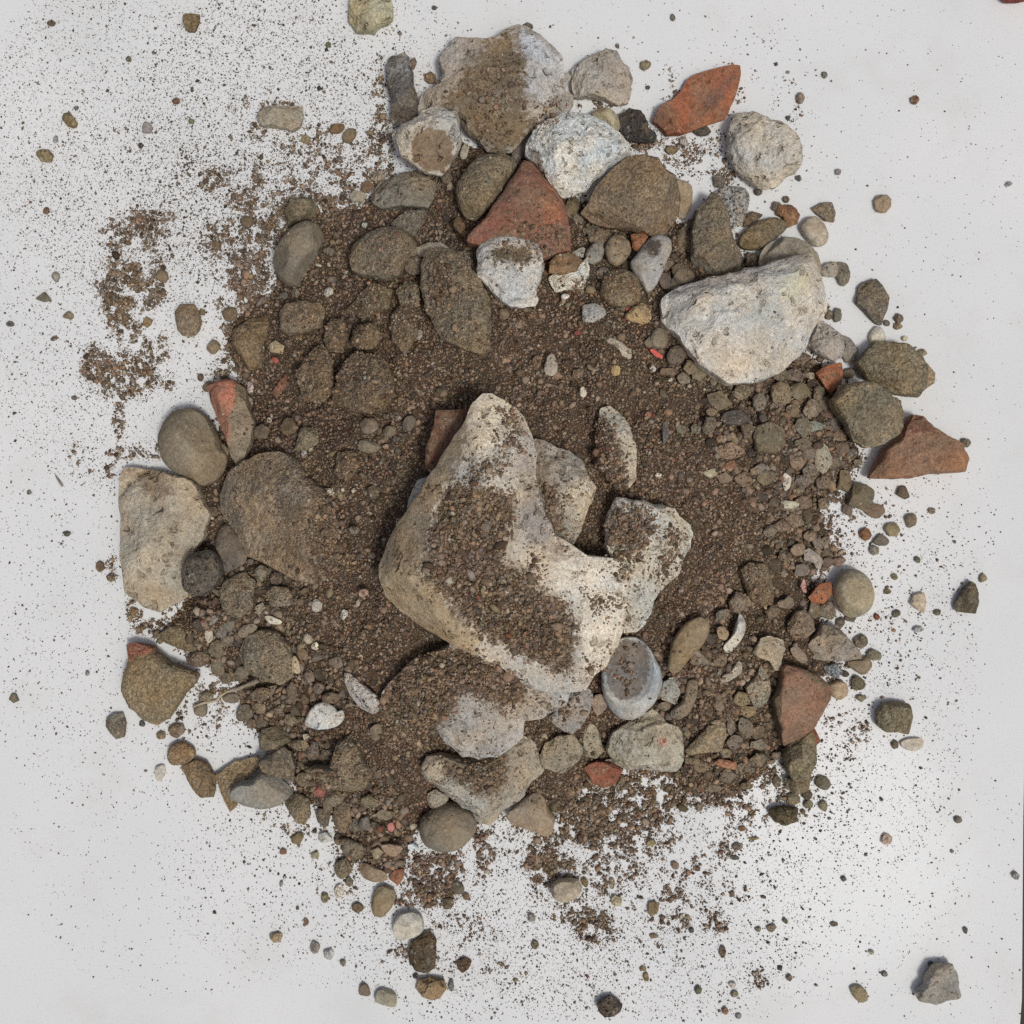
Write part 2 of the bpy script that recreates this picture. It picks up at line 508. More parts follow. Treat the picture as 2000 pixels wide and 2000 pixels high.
    cap_t = np.stack([last, np.roll(last, -1), np.full(nt, len(V) - 1), np.full(nt, -1)], 1)
    cap_b = np.stack([np.roll(first, -1), first, np.zeros(nt, int), np.full(nt, -1)], 1)
    ob = mesh_mixed(name, V, quads, np.vstack([cap_t[:, :3], cap_b[:, :3]]), MAT[kind], C, loc)
    for s_ in soil:
        SOILS.append((np.asarray(s_[0], float), s_[1] if len(s_) > 1 else 1.0, ob.name))
    SPRINK[ob.name] = g if onheap else g * 0.25
    tag(ob, label, cat, group)
    ITEMS.append(dict(o=ob, c=cpx, size=math.sqrt(area), col=col, label=label, short=short, auto=label is None))
    return ob

def mesh_mixed(name, V, quads, tris, mat, cols, loc):
    me = bpy.data.meshes.new(name)
    V = np.asarray(V, np.float32) - np.asarray(loc, np.float32)
    me.vertices.add(len(V)); me.vertices.foreach_set('co', V.ravel())
    me.loops.add(quads.size + tris.size)
    me.loops.foreach_set('vertex_index', np.r_[quads.ravel(), tris.ravel()].astype(np.int32))
    me.polygons.add(len(quads) + len(tris))
    me.polygons.foreach_set('loop_start', np.r_[np.arange(len(quads)) * 4, len(quads) * 4 + np.arange(len(tris)) * 3].astype(np.int32))
    me.polygons.foreach_set('loop_total', np.r_[np.full(len(quads), 4), np.full(len(tris), 3)].astype(np.int32))
    me.update(calc_edges=True)
    me.polygons.foreach_set('use_smooth', np.ones(len(me.polygons), bool))
    at = me.color_attributes.new('Col', 'FLOAT_COLOR', 'POINT')
    c = np.ones((len(V), 4), np.float32); c[:, :3] = cols
    at.data.foreach_set('color', c.ravel())
    me.materials.append(mat)
    o = bpy.data.objects.new(name, me)
    COL.objects.link(o)
    o.location = [float(v) for v in loc]
    return o

def ell(fr, x, y, rx, ry, n=None):
    k = FR[fr][2] / 1932.0
    n = n or ELLS.integers(5, 9)
    th = np.sort((np.arange(n) + ELLS.uniform(-0.3, 0.3, n)) * 2 * math.pi / n)
    r = ELLS.uniform(0.84, 1.16, n)
    rot = ELLS.uniform(-0.4, 0.4) if abs(rx - ry) < 0.3 * max(rx, ry) else 0
    q = np.stack([np.cos(th) * r * rx, np.sin(th) * r * ry], 1)
    q = q @ np.array([[math.cos(rot), -math.sin(rot)], [math.sin(rot), math.cos(rot)]])
    return (q + (x, y)) * k + np.array(FR[fr][:2])

def S(fr, s, col, label=None, short=None, kind='dusty', name='stone', cat=None, **kw):
    cat = cat or {'brick_fragment': 'brick fragment', 'pebble': 'pebble'}.get(name, 'stone')
    for key in ('patch', 'soil'):
        if key in kw:
            kw[key] = [(pts(fr, q[0]) if isinstance(q[0], str) else q[0], *q[1:]) for q in kw[key]]
    if 'faces' in kw:
        out = []
        for q, sl in kw['faces']:
            l = pts(fr, q)
            out.append((l[0, 0], l[0, 1], l[1, 0], l[1, 1], sl))
        kw['faces'] = out
    return rock(pts(fr, s), col, kind, name, label, cat, short, **kw)

def P(fr, x, y, rx, ry, col, kind='smooth', name='pebble', label=None, **kw):
    kw.setdefault('cuts', 3); kw.setdefault('p', 2.7); kw.setdefault('rough', 0.09); kw.setdefault('it', int(ELLS.random() < 0.4))
    return rock(ell(fr, x, y, rx, ry), col, kind, name, label, kw.pop('cat', 'pebble'), kw.pop('short', None), **kw)

# ------------------------------------------------------------------ the large stones
S('G', "670,85 720,82 760,105 850,150 895,210 930,300 960,420 950,520 985,640 1010,720 1060,830 1150,890 1230,950 1310,965 1380,960 1410,1010 1480,1050 1440,1100 1430,1200 1425,1330 1390,1440 1330,1530 1260,1590 1220,1680 1140,1690 1030,1680 900,1640 780,1560 660,1500 580,1450 480,1390 380,1340 260,1260 150,1170 130,1080 115,1000 150,920 190,830 250,740 330,620 410,500 480,390 580,220 620,140",
  (184,175,161), 'biggest stone, a pale wedge-shaped boulder with soil on its flat top, mid heap', 'the big wedge-shaped boulder', 'lime', 'boulder',
  t=150, lift=14, p=6.5, it=0, cuts=0, rough=0.06, g=0.06, top=0.62,
  faces=[("650,110 330,1030", 1.0), ("330,1030 1030,1610", 0.95), ("1400,1350 1000,760", 0.35), ("640,560 1000,330", 0.25)],
  patch=[("600,100 560,420 470,560 400,700 380,900 330,1030 60,1100 60,900 400,450", (136,121,100), 14), ("330,1030 480,1210 650,1400 640,1560 100,1200 60,1000", (160,142,114), 14),
         ("850,640 960,560 1010,720 1070,850 1150,900 1100,980 960,900 850,800", (150,142,134), 22), ("900,250 960,420 950,520 860,480", (165,156,146), 18),
         ("1000,1020 1400,1000 1440,1100 1420,1400 1240,1600 1180,1400 1140,1180", (205,196,182), 30), ("700,90 760,105 850,160 760,330 640,420 680,220", (208,196,178), 22),
         ("400,800 470,620 640,580 840,640 820,960 980,1050 960,1150 1140,1240 1170,1400 1150,1560 1030,1560 780,1440 560,1290 350,1060", (112,95,76), 22)],
  soil=[("480,600 580,560 700,600 830,620 850,760 800,900 780,1000 900,1030 1000,1060 960,1150 1030,1180 1100,1190 1140,1260 1170,1370 1130,1450 1160,1560 1100,1590 1000,1530 900,1490 780,1430 650,1380 570,1280 480,1190 340,1050 390,960 390,820 440,720", 1.25),
        ("780,170 850,190 880,250 820,280 770,240", .8), ("750,300 860,300 880,380 800,390 740,360", .8), ("600,430 800,390 830,500 700,560 590,540", .55),
        ("910,930 980,920 990,1000 940,1010", 1.), ("1230,1150 1330,1150 1350,1220 1300,1280 1240,1230", 1.), ("1370,1180 1420,1180 1420,1240 1380,1240", .9),
        ("1370,1030 1440,1040 1430,1090 1390,1080", .9), ("1230,1510 1300,1510 1310,1560 1250,1570", .9)])
S('G', "935,330 1000,330 1070,370 1140,390 1210,450 1230,520 1280,580 1260,660 1220,740 1200,820 1160,895 1080,860 1000,830 960,640 930,520",
  (160,149,134), 'light grey angular stone tucked behind the notched side of the big boulder', 'the stone in the notch', 'lime', t=80, lift=4, cuts=3, p=4,
  patch=[("1090,600 1230,520 1290,580 1200,830 1150,890 1090,720", (185,174,154), 10)], soil=[("985,570 1090,590 1130,650 1090,720 1100,830 1040,800 1000,690", 1.1)])
S('G', "1360,700 1400,650 1540,655 1610,690 1700,700 1770,780 1805,830 1790,910 1735,980 1720,1060 1640,1120 1590,1190 1580,1260 1540,1340 1500,1370 1430,1370 1400,1200 1380,1000 1330,900 1330,780",
  (186,181,168), 'whitish stone with several soil-filled hollows, right beside the big boulder', 'the whitish soil-pocked stone', 'lime', t=95, lift=3, p=3.4, cuts=2,
  soil=[("1390,690 1550,680 1600,760 1590,880 1500,1000 1400,1010 1330,880", 1.2), ("1640,790 1700,780 1750,880 1720,980 1640,1080 1580,1080 1560,1030 1660,940", 1.1)])
S('I', "140,440 150,340 230,260 330,160 600,60 900,200 1100,300 1330,370 1290,430 1140,525 1050,530 1030,620 960,690 870,750 760,768 660,740 560,660 500,580 340,640 200,560",
  (172,166,157), 'wide pale slab half buried in soil along the lower edge of the big boulder', 'the pale half-buried slab', 'lime', t=95, lift=5, p=3.6, cuts=2,
  patch=[("100,440 230,260 400,60 700,100 1050,300 1030,420 900,440 780,400 650,350 590,480 520,560 400,700 200,600", (104,88,70), 14)],
  soil=[("120,440 230,230 400,80 700,110 1060,300 1030,400 900,430 780,400 650,350 590,480 510,560 400,690 200,600", 1.3), ("900,450 990,450 980,500 910,500", .8), ("1150,410 1210,410 1210,450 1160,450", .8)])
S('I', "405,820 430,760 520,745 660,770 800,765 940,700 1020,630 1110,680 1145,760 1165,850 1080,930 1040,1010 930,1090 830,1190 760,1170 700,1090 600,1030 500,940 430,900",
  (164,156,141), 'pale knobbly stone with soil on top, just below the pale half-buried slab', 'the pale knobbly stone', 'lime', t=110, lift=2, cuts=3,
  patch=[("530,790 800,775 920,740 960,850 880,1000 760,1010 600,900", (118,104,84), 16)], soil=[("540,790 800,780 900,750 950,850 870,990 760,1000 600,900 530,880", .75)])
S('I', "430,1000 480,970 575,1010 540,1080 470,1115 440,1060", (160,150,133), 'small pale lump hanging under the left corner of the pale knobbly stone', None, 'lime')
S('I', "380,1210 400,1140 470,1090 580,1040 680,1080 740,1150 745,1220 690,1310 600,1365 500,1360 400,1310", (122,114,99),
  'smooth rounded grey-brown stone at the lower edge of the heap, touching the board', 'the rounded grey-brown stone', 'smooth', t=75, p=2.1, cuts=0, it=2)
S('I', "920,1130 1040,1010 1110,985 1170,1010 1190,1080 1240,1150 1220,1250 1180,1270 1100,1230 960,1190", (148,133,114), 'tan wedge stone beside the pointed end of the pale knobbly stone', 'the tan wedge stone', 'smooth', cuts=3)
S('I', "1140,760 1180,680 1250,630 1350,620 1390,670 1415,750 1340,830 1280,870 1220,850 1160,830", (152,142,121), 'cream lumpy stone right of the pale knobbly stone', 'the cream lumpy stone', 'lime', lift=2)
S('I', "1190,520 1280,430 1340,370 1440,335 1475,380 1460,470 1400,570 1350,620 1290,600 1230,560", (162,154,146), 'dark-flecked pale stone between the big boulder and the cream lumpy stone', None, 'mortar', lift=4, soil=[("1200,500 1300,430 1380,400 1370,480 1270,560", .7)])
S('I', "1400,690 1450,610 1510,640 1540,730 1500,775 1430,770", (130,122,101), 'small olive-tan stone right of the cream lumpy stone', None, 'dusty')
S('I', "1420,830 1500,790 1590,800 1665,840 1620,930 1560,960 1470,930", (146,80,62), 'crumbly red brick lump at the lower edge of the heap', 'the crumbly red brick lump', 'brick', 'brick_fragment', rough=.12)
S('G', "1310,1560 1330,1450 1410,1390 1500,1390 1570,1440 1630,1560 1640,1640 1600,1740 1530,1810 1470,1845 1390,1820 1330,1740 1310,1650", (166,168,166),
  'smooth blue-grey stone with a soil-stained bowl, shading painted in, like a hat', 'the bowl-shaped blue-grey stone', 'smooth', t=80, lift=4, p=2.4, cuts=0, it=2, g=.02, hollow=(1225, 1309, 50, 66, .3),
  patch=[("1330,1560 1380,1440 1450,1400 1540,1420 1570,1510 1560,1620 1500,1720 1420,1730 1350,1680", (112,106,101), 6)], soil=[("1370,1460 1500,1430 1540,1560 1480,1660 1390,1650", .4)])  # hollow painted darker: its shading and the soil stain share one colour
S('X', "1288,589 1297,577 1325,561 1375,549 1428,540 1470,530 1520,515 1550,502 1577,507 1590,530 1598,549 1614,605 1600,628 1586,642 1580,660 1574,676 1556,698 1536,717 1522,728 1505,734 1474,749 1446,745 1418,754 1393,738 1378,726 1366,717 1355,705 1347,695 1337,680 1325,667 1315,652 1304,642 1293,617",
  (192,185,173), 'large white-grey boulder in the upper right of the heap, with a yellow patch', 'the large white-grey boulder', 'lime', 'boulder', t=135, lift=4, p=3.6, cuts=1, g=.02, rough=.075, it=1,
  faces=[("1560,520 1300,606", .8), ("1500,735 1600,600", .5), ("1330,640 1420,745", .4)], patch=[("1528,545 1570,515 1580,545 1570,580 1530,580", (197,190,164), 16), ("1450,605 1500,575 1545,610 1520,640 1460,640", (176,177,172), 24),
  ("1280,600 1350,570 1450,548 1577,500 1500,505 1300,560", (170,162,154), 12)])
S('A', "380,650 400,600 480,560 520,480 510,400 540,340 610,250 690,262 800,265 890,230 1000,165 1060,180 1140,240 1230,310 1280,370 1300,440 1340,480 1310,570 1360,600 1330,680 1290,730 1140,790 1060,860 960,960 810,960 760,900 690,850 640,780 540,700 375,720",
  (160,152,142), 'large grey boulder with a broad brown face at the top edge of the heap', 'the large brown-faced boulder', 'lime', 'boulder', t=92, p=2.7, cuts=2, g=.42, rough=.07, floor=True,
  faces=[("1060,720 1010,170", .75), ("760,230 540,680", .6), ("900,700 1050,560", .25), ("560,640 760,960", .3)],
  patch=[("860,235 1000,200 1010,300 1050,380 1050,560 1060,740 1130,800 960,970 860,970 690,850 540,660 560,600 640,500 700,400 760,330", (120,106,86), 24), ("1040,180 1290,370 1290,560 1170,660 1060,560 1060,400 1010,300", (186,185,184), 10),
   ("780,640 920,560 940,700 860,740", (150,138,116), 18)], soil=[("1060,760 1150,650 1270,620 1300,720 1140,790", .6), ("600,560 860,330 1040,330 1060,700 960,940 700,820", .3)])
S('A', "1340,440 1380,400 1480,360 1560,330 1620,340 1660,400 1700,430 1730,500 1700,650 1640,660 1560,630 1480,615 1360,610 1345,560", (160,153,143), 'medium grey rough stone right of the large brown-faced boulder', 'the medium grey rough stone', 'lime', t=62, p=4, cuts=3, floor=True)
S('A', "220,850 260,790 350,770 400,700 480,672 530,680 570,710 620,720 645,780 640,830 655,890 630,950 600,1000 570,1060 520,1100 420,1090 330,1030 270,990 240,920", (178,170,156),
  'cream stone with a round brown stain, lower left of the large brown-faced boulder', 'the cream stone with brown stain', 'lime', t=80, lift=12, cuts=1, g=.04, patch=[("325,950 350,850 450,800 550,820 600,920 590,1020 540,1080 430,1080 350,1020", (134,113,90), 6)])
S('A', "1055,930 1080,870 1130,800 1200,760 1280,730 1350,722 1440,735 1540,780 1640,860 1700,920 1715,975 1640,1010 1560,1060 1480,1130 1430,1200 1340,1235 1290,1240 1250,1210 1190,1160 1150,1090 1090,1020 1060,980",
  (214,208,196), 'bright white grainy lump of mortar above the red brick triangle', 'the bright white mortar lump', 'mortar', 'mortar_lump', t=100, lift=8, cuts=2, g=.06, rough=.09, patch=[("1070,930 1140,960 1180,1150 1110,1080", (140,132,124), 8)], gain=1.35)
S('B', "110,1340 150,1290 200,1190 290,1090 390,1000 500,985 590,1010 640,1080 700,1120 725,1200 735,1290 715,1370 640,1470 560,1490 480,1465 390,1440 280,1430 170,1400", (118,101,80),
  'large brown dust-covered stone right of the red brick triangle', 'the large brown dusty stone', 'dusty', t=110, lift=4, cuts=1, rough=.04, g=.3)
S('A', "1040,1030 1090,1040 1190,1160 1280,1260 1310,1340 1325,1450 1330,1580 1250,1600 1150,1640 900,1590 760,1560 685,1540 690,1500 800,1390 930,1180", (136,86,70), 'large red brick triangle standing among stones in the upper heap', 'the large red brick triangle', 'brick', 'brick_fragment',
  t=70, lift=6, p=6, cuts=1, it=0, g=.15, patch=[("1160,1180 1290,1270 1290,1420 1180,1400", (156,90,68), 14), ("780,1400 1000,1340 980,1420 760,1520", (142,76,66), 12)],
  soil=[("940,1380 1060,1340 1130,1330 1180,1420 1280,1400 1310,1560 1150,1640 1060,1500 930,1450", .5)])
S('F', "100,740 150,690 230,690 400,720 540,745 600,800 640,880 690,980 650,1110 600,1190 560,1280 560,1480 490,1530 370,1600 270,1560 160,1480 130,1250 130,1000 105,880", (165,154,135), 'large pale block at the left edge of the heap', 'the large pale block', 'lime', 'boulder', t=78, p=4, cuts=3, g=.06, rough=.07,
  patch=[("90,700 400,700 450,860 300,860 200,760", (138,122,102), 16)], floor=True)
S('F', "740,860 800,720 900,640 1000,600 1130,585 1240,640 1290,740 1400,820 1480,1000 1500,1200 1450,1380 1330,1420 1230,1400 1150,1350 1040,1290 920,1230 860,1100 790,1020 745,960", (132,117,98), 'large brown boulder half under soil, right of the large pale block', 'the large half-buried brown boulder', 'dusty', 'boulder', t=125, lift=0, p=2.8, cuts=2, g=.35, rough=.05,
  patch=[("1100,900 1480,900 1500,1400 1250,1380 1150,1150", (112,95,77), 20)], soil=[("1380,820 1520,900 1540,1400 1330,1420 1300,1200 1250,1050 1330,950", .9), ("1200,640 1320,720 1380,830 1280,860 1180,760", .35)])
S('F', "350,510 385,420 450,330 550,305 640,340 700,420 760,540 800,620 780,700 720,780 640,810 540,740 440,710 380,640", (128,117,98), 'smooth round grey-brown boulder at the left edge, above the large pale block', 'the round left-edge boulder', 'smooth', 'boulder', t=105, floor=True, cuts=0, p=2.2, it=2, g=.3)
S('C', "1370,720 1390,630 1470,600 1560,610 1650,700 1740,820 1790,920 1800,1100 1790,1230 1750,1270 1650,1240 1500,1180 1400,1000 1365,850", (116,105,86), 'long brown angular slab sloping down the upper heap, left of the white soil-topped stone', 'the long brown slab', 'dusty', t=85, lift=3, p=4, cuts=0, it=0, faces=[("1780,950 1700,880", .6), ("1500,620 1780,1000", .0), ("1560,640 1700,900", .5)], soil=[("1390,700 1500,640 1600,720 1600,900 1480,1000 1400,980", .9), ("1480,1160 1520,1040 1600,1080 1560,1200", .4)])
S('A', "745,1590 790,1540 850,1505 940,1500 1030,1498 1100,1520 1145,1580 1160,1680 1140,1760 1110,1820 1130,1890 1115,1925 960,1930 900,1890 800,1800 750,1740 755,1660", (190,186,178), 'white stone with a soil patch and pointed lower corner, below the large red brick triangle', 'the white soil-topped stone', 'lime', t=80, lift=5, p=4, cuts=1, g=.06, faces=[("1150,1700 740,1640", .45)],
  patch=[("840,1570 930,1550 1060,1560 1110,1640 1040,1680 960,1640 860,1640", (120,108,86), 10)], soil=[("840,1570 930,1550 1060,1560 1110,1640 1040,1680 960,1640 860,1640", .55)])
S('B', "1025,870 1060,760 1090,710 1150,715 1220,710 1300,770 1400,780 1450,830 1480,920 1495,1020 1470,1080 1400,1110 1340,1170 1270,1190 1210,1180 1140,1120 1070,1050 1040,980", (180,173,160), 'round rough whitish stone lying apart on the board, below the loose brick shard', 'the round rough whitish stone', 'lime', t=80, p=2.8, cuts=2, rough=.1, it=1)
S('B', "565,765 600,690 690,630 750,560 780,500 840,465 940,435 1060,408 1110,415 1118,470 1090,590 1050,680 1020,745 930,775 820,815 730,850 650,855 610,810", (154,87,62), 'orange-red brick shard lying loose on the board at the upper right', 'the loose brick shard', 'brick', 'brick_fragment', t=52, p=5, cuts=0, it=0, faces=[("660,860 600,700", .7), ("1060,600 1100,420", .8), ("690,790 640,700", .5)], patch=[("560,760 640,680 700,770 760,850 600,860", (132,74,52), 6), ("850,640 1050,470 1080,520 900,690", (136,82,66), 10)])
S('E', "1110,1720 1150,1640 1210,1530 1290,1480 1330,1380 1380,1330 1440,1335 1500,1400 1610,1460 1680,1500 1730,1600 1700,1680 1600,1690 1500,1690 1380,1715 1280,1725", (156,104,78), 'dusty brick shard with a ragged point at the right edge of the heap', 'the right-edge brick shard', 'brick', 'brick_fragment', t=70, p=4, cuts=1, it=0, floor=True, faces=[("1700,1520 1330,1430", .6)], patch=[("1320,1440 1330,1370 1440,1330 1600,1460 1440,1440", (130,80,62), 8)])
S('E', "1030,1000 1080,930 1150,870 1260,865 1360,890 1440,950 1480,1010 1470,1080 1470,1150 1430,1210 1330,1200 1240,1190 1170,1130 1090,1100", (112,101,79), 'large olive-brown stone at the right edge of the heap', 'the large olive-brown stone', 'dusty', t=80, floor=True, cuts=2, g=.95)
S('E', "1440,960 1490,1010 1530,1060 1530,1120 1470,1160 1430,1110", (128,112,92), 'flaky tan edge piece sticking out behind the large olive-brown stone', None, 'dusty', floor=True)
S('E', "870,1230 960,1130 1110,1110 1170,1130 1230,1210 1315,1230 1320,1340 1310,1440 1220,1500 1100,1530 1020,1480 960,1380 890,1290", (114,103,82), 'brown blocky stone between the large olive-brown stone and the right-edge brick shard', 'the brown blocky stone', 'dusty', t=85, lift=9, floor=True, p=3.2, cuts=2, g=.9)
S('E', "735,880 780,800 800,730 830,725 880,770 960,830 965,900 940,970 890,985 830,960 770,930", (156,150,143), 'light grey chip stone touching the lower right of the large white-grey boulder', 'the light grey chip stone', 'lime', lift=2)
S('E', "960,820 1000,840 1050,910 1035,980 980,1000 945,950 970,890", (140,132,122), 'narrow grey stone right of the light grey chip stone', None, 'lime')
S('E', "780,1060 830,1020 940,990 952,1060 940,1120 870,1190 830,1140 800,1095", (164,90,62), 'small bright orange brick chip below the light grey chip stone', 'the bright orange chip', 'brick', 'brick_fragment', lift=2, p=4, it=0)
S('E', "430,320 470,250 560,205 660,215 740,260 790,320 815,420 810,500 700,520 560,460 420,390", (142,134,119), 'rounded two-layered stone behind the large white-grey boulder', 'the rounded two-layered stone', 'smooth', t=80, floor=True, cuts=1, it=2, faces=[("820,330 520,330", .6)])
S('E', "1055,520 1080,490 1160,462 1200,520 1240,590 1225,660 1195,758 1150,740 1090,670 1038,620", (98,91,80), 'dark six-sided flat stone lying alone on the board, right of the heap', 'the dark six-sided stone', 'dusty', t=30, p=6, cuts=1, it=0)
S('E', "1115,830 1150,770 1190,765 1225,830 1220,880 1130,880", (188,184,172), 'pale chip between the dark six-sided stone and the large olive-brown stone', None, 'smooth')
S('B', "795,1640 800,1480 830,1330 890,1280 920,1220 980,1250 1020,1340 1040,1440 1075,1570 1110,1620 1105,1720 1020,1755 900,1755 830,1720", (110,102,87), 'tall grey-brown tapering stone above the large white-grey boulder', 'the tall tapering stone', 'dusty', t=80, p=3.5, cuts=1, g=.1, faces=[("1040,1450 1100,1640", .0)])
S('B', "695,1540 720,1460 790,1380 825,1370 800,1480 790,1600 730,1600", (112,99,84), 'narrow brown stone leaning on the left side of the tall tapering stone', None, 'dusty')
S('B', "890,1280 950,1210 1040,1175 1130,1180 1180,1230 1155,1330 1120,1420 1060,1445 1030,1360 1000,1290", (150,148,144), 'black and white speckled stone above the tall tapering stone', 'the speckled stone', 'pepper', lift=-2, g=.12)
S('B', "1090,1500 1150,1440 1240,1390 1340,1365 1410,1400 1400,1450 1330,1500 1260,1560 1180,1580 1110,1560", (104,90,67), 'oblong dark brown stone right of the tall tapering stone', 'the oblong dark brown stone', 'dusty', cuts=0, it=2)
S('B', "1350,1290 1440,1290 1490,1350 1470,1410 1410,1430 1380,1370 1340,1350", (128,84,60), 'reddish-brown lump at the end of the oblong dark brown stone', None, 'dusty', rough=.12)
S('B', "1130,1380 1180,1330 1260,1350 1220,1390 1140,1430", (92,70,58), 'dark red flake beside the speckled stone', None, 'dusty')
S('B', "1480,1430 1530,1370 1590,1360 1640,1400 1670,1490 1650,1540 1590,1560 1530,1510", (172,164,150), 'pale smooth pebble above the rounded two-layered stone', 'the pale smooth pebble', 'smooth', 'pebble', cuts=0, it=2)
S('B', "1560,1310 1620,1280 1690,1270 1710,1340 1705,1400 1650,1390 1600,1350", (124,110,90), 'brown three-sided pebble touching the pale smooth pebble', None, 'dusty', 'pebble')
S('B', "700,1120 780,1140 815,1180 810,1300 760,1370 720,1370 735,1250", (146,133,114), 'tan stone behind the right side of the large brown dusty stone', None, 'smooth')
S('A', "1450,720 1500,690 1570,685 1620,720 1645,780 1640,830 1590,860 1520,800", (160,152,128), 'khaki pebble behind the bright white mortar lump', 'the khaki pebble', 'smooth', 'pebble', cuts=0, floor=True, t=50)
S('A', "1640,720 1700,690 1770,710 1810,770 1820,830 1880,850 1860,890 1760,890 1700,880 1650,830", (78,73,70), 'black porous slag lump right of the khaki pebble', 'the black slag lump', 'dark', rough=.16, floor=True, t=60)
S('B', "815,830 850,800 900,785 935,830 900,855 850,855", (76,71,66), 'dark flat pebble tucked under the loose brick shard', None, 'dusty', 'pebble', t=22)
S('A', "178,420 200,370 290,335 325,360 330,400 350,480 345,540 370,600 378,720 330,770 240,790 200,760 215,650 185,560", (88,83,78), 'long dark charred-looking stone left of the large brown-faced boulder', 'the long dark stone', 'dusty', t=60, floor=True, cuts=1, patch=[("180,420 290,320 330,400 340,480 200,480", (128,124,118), 14)])
S('A', "325,380 355,360 368,390 350,440 335,430", (112,96,84), 'thin brown splinter at the top of the long dark stone', None, 'dusty', 'pebble', floor=True, t=14)
S('A', "610,1190 650,1110 740,1010 820,985 950,990 1010,1020 990,1080 930,1180 830,1320 740,1390 680,1370 630,1310", (112,102,83), 'brown rounded stone wedged left of the large red brick triangle', 'the wedged brown stone', 'dusty', t=95, lift=2, cuts=0, it=2, g=.3)
S('A', "960,970 990,890 1030,860 1060,890 1050,960 1010,1020 970,1010", (112,99,90), 'small mauve-brown pebble between the large brown-faced boulder and the bright white mortar lump', None, 'smooth', 'pebble', lift=4)
S('A', "635,980 650,920 685,893 700,930 680,1000 650,1005", (172,166,150), 'small white oval pebble right of the cream stone with brown stain', None, 'smooth', 'pebble')
S('A', "75,1250 130,1150 250,1110 330,1085 420,1110 490,1140 480,1230 440,1310 360,1310 270,1300 150,1325 100,1300", (130,122,108), 'grey-brown angular slab under the cream stone with brown stain', 'the grey-brown slab', 'lime', lift=1, cuts=3, p=4)
S('A', "200,1410 290,1330 430,1320 420,1400 350,1480 260,1470", (108,103,91), 'greenish grey stone in shade under the grey-brown slab', None, 'dusty')
S('C', "915,680 940,590 1000,530 1100,480 1190,468 1270,490 1330,560 1335,640 1260,690 1230,770 1130,800 1000,780 930,740", (118,107,88), 'brown dusty boulder in the upper left of the heap, below the grey-brown slab', 'the upper-left brown boulder', 'dusty', t=100, lift=1, cuts=2, g=.8)
S('C', "1330,590 1400,560 1480,556 1540,600 1500,640 1400,660 1340,640", (168,161,148), 'white pebble showing behind the top of the long brown slab', None, 'lime', 'pebble')
S('C', "1570,620 1640,610 1700,690 1710,780 1650,720", (108,102,93), 'grey stone sliver between the long brown slab and the white soil-topped stone', None, 'dusty')
S('D', "553,430 560,360 600,310 690,300 765,350 730,420 640,440", (146,104,74), 'orange-tan pebble lying on a white flecked chunk, right of the white soil-topped stone', 'the orange-tan pebble', 'brick', 'pebble', lift=5, t=42)
S('D', "550,450 640,420 720,400 770,360 790,330 812,390 800,450 770,530 700,530 600,545 565,510", (206,202,192), 'white dark-flecked chunk under the orange-tan pebble', 'the white flecked chunk', 'mortar', 'mortar_lump', soil=[("700,480 770,440 780,520 720,540", .8)])
S('D', "700,300 760,265 785,275 775,330 740,340", (176,172,164), 'small white chip behind the orange-tan pebble', None, 'mortar', 'pebble')
S('D', "780,300 840,235 890,240 905,300 880,360 820,380 785,350", (144,138,126), 'light grey oval pebble above the white flecked chunk', None, 'smooth', 'pebble', lift=2, cuts=0)
S('D', "905,260 940,200 1010,190 1060,230 1075,290 1040,350 980,395 930,370 905,310", (138,123,102), 'tan round pebble below the large brown dusty stone', 'the tan round pebble', 'smooth', 'pebble', lift=2, cuts=0, it=2)
S('D', "1065,190 1130,175 1180,200 1150,260 1110,300 1080,270", (156,94,66), 'small orange brick chip beside the tan round pebble', None, 'brick', 'brick_fragment', lift=4)
S('D', "1060,370 1100,320 1160,240 1210,195 1270,190 1320,220 1330,280 1300,350 1270,430 1220,530 1170,560 1130,500 1080,430", (158,156,152), 'oblong blue-grey stone with a dark round spot at its upper end', 'the spotted blue-grey stone', 'smooth', lift=2, cuts=0, it=2, g=.05, patch=[("1160,270 1190,220 1240,215 1265,260 1240,315 1180,320", (84,80,75), 5)])
S('D', "870,540 900,450 960,410 1040,410 1100,450 1140,530 1120,610 1050,650 950,640 885,590", (120,105,83), 'brown round stone below the tan round pebble', 'the brown round stone', 'dusty', cuts=0, it=2, g=.8, lift=1)
S('D', "1330,460 1350,400 1410,385 1460,420 1475,465 1420,500 1360,510", (112,101,86), 'brown pebble under the foot of the tall tapering stone', None, 'smooth', 'pebble')
S('D', "1250,430 1300,430 1340,490 1330,540 1270,530 1240,480", (104,92,80), 'dark brown pebble right of the spotted blue-grey stone', None, 'smooth', 'pebble')
S('D', "875,1290 940,1270 1000,1310 1060,1400 1095,1500 1105,1600 1100,1720 1060,1775 960,1770 860,1650 850,1450", (182,171,151), 'cream stone buried in soil with only a crescent of its right rim showing', 'the crescent-rimmed cream stone', 'lime', lift=0, t=70, patch=[("800,1300 900,1340 960,1420 1000,1540 1020,1680 1050,1760 900,1800 780,1600", (108,92,72), 12)], soil=[("800,1310 900,1330 970,1430 1010,1550 1020,1680 1050,1760 960,1790 820,1700 800,1400", 1.3)])
S('D', "860,830 920,815 1020,870 1080,930 1070,970 1020,975 1000,920 930,870", (176,165,146), 'pale curved flake in the soil left of the large white-grey boulder', 'the pale curved flake', 'lime', 'pebble', rough=.1, t=16, soil=[("860,850 930,850 980,920 960,960", .6)])
S('D', "760,730 770,630 840,620 900,650 920,700 830,745", (170,167,160), 'white rough chip below the brown round stone', None, 'mortar', 'pebble')
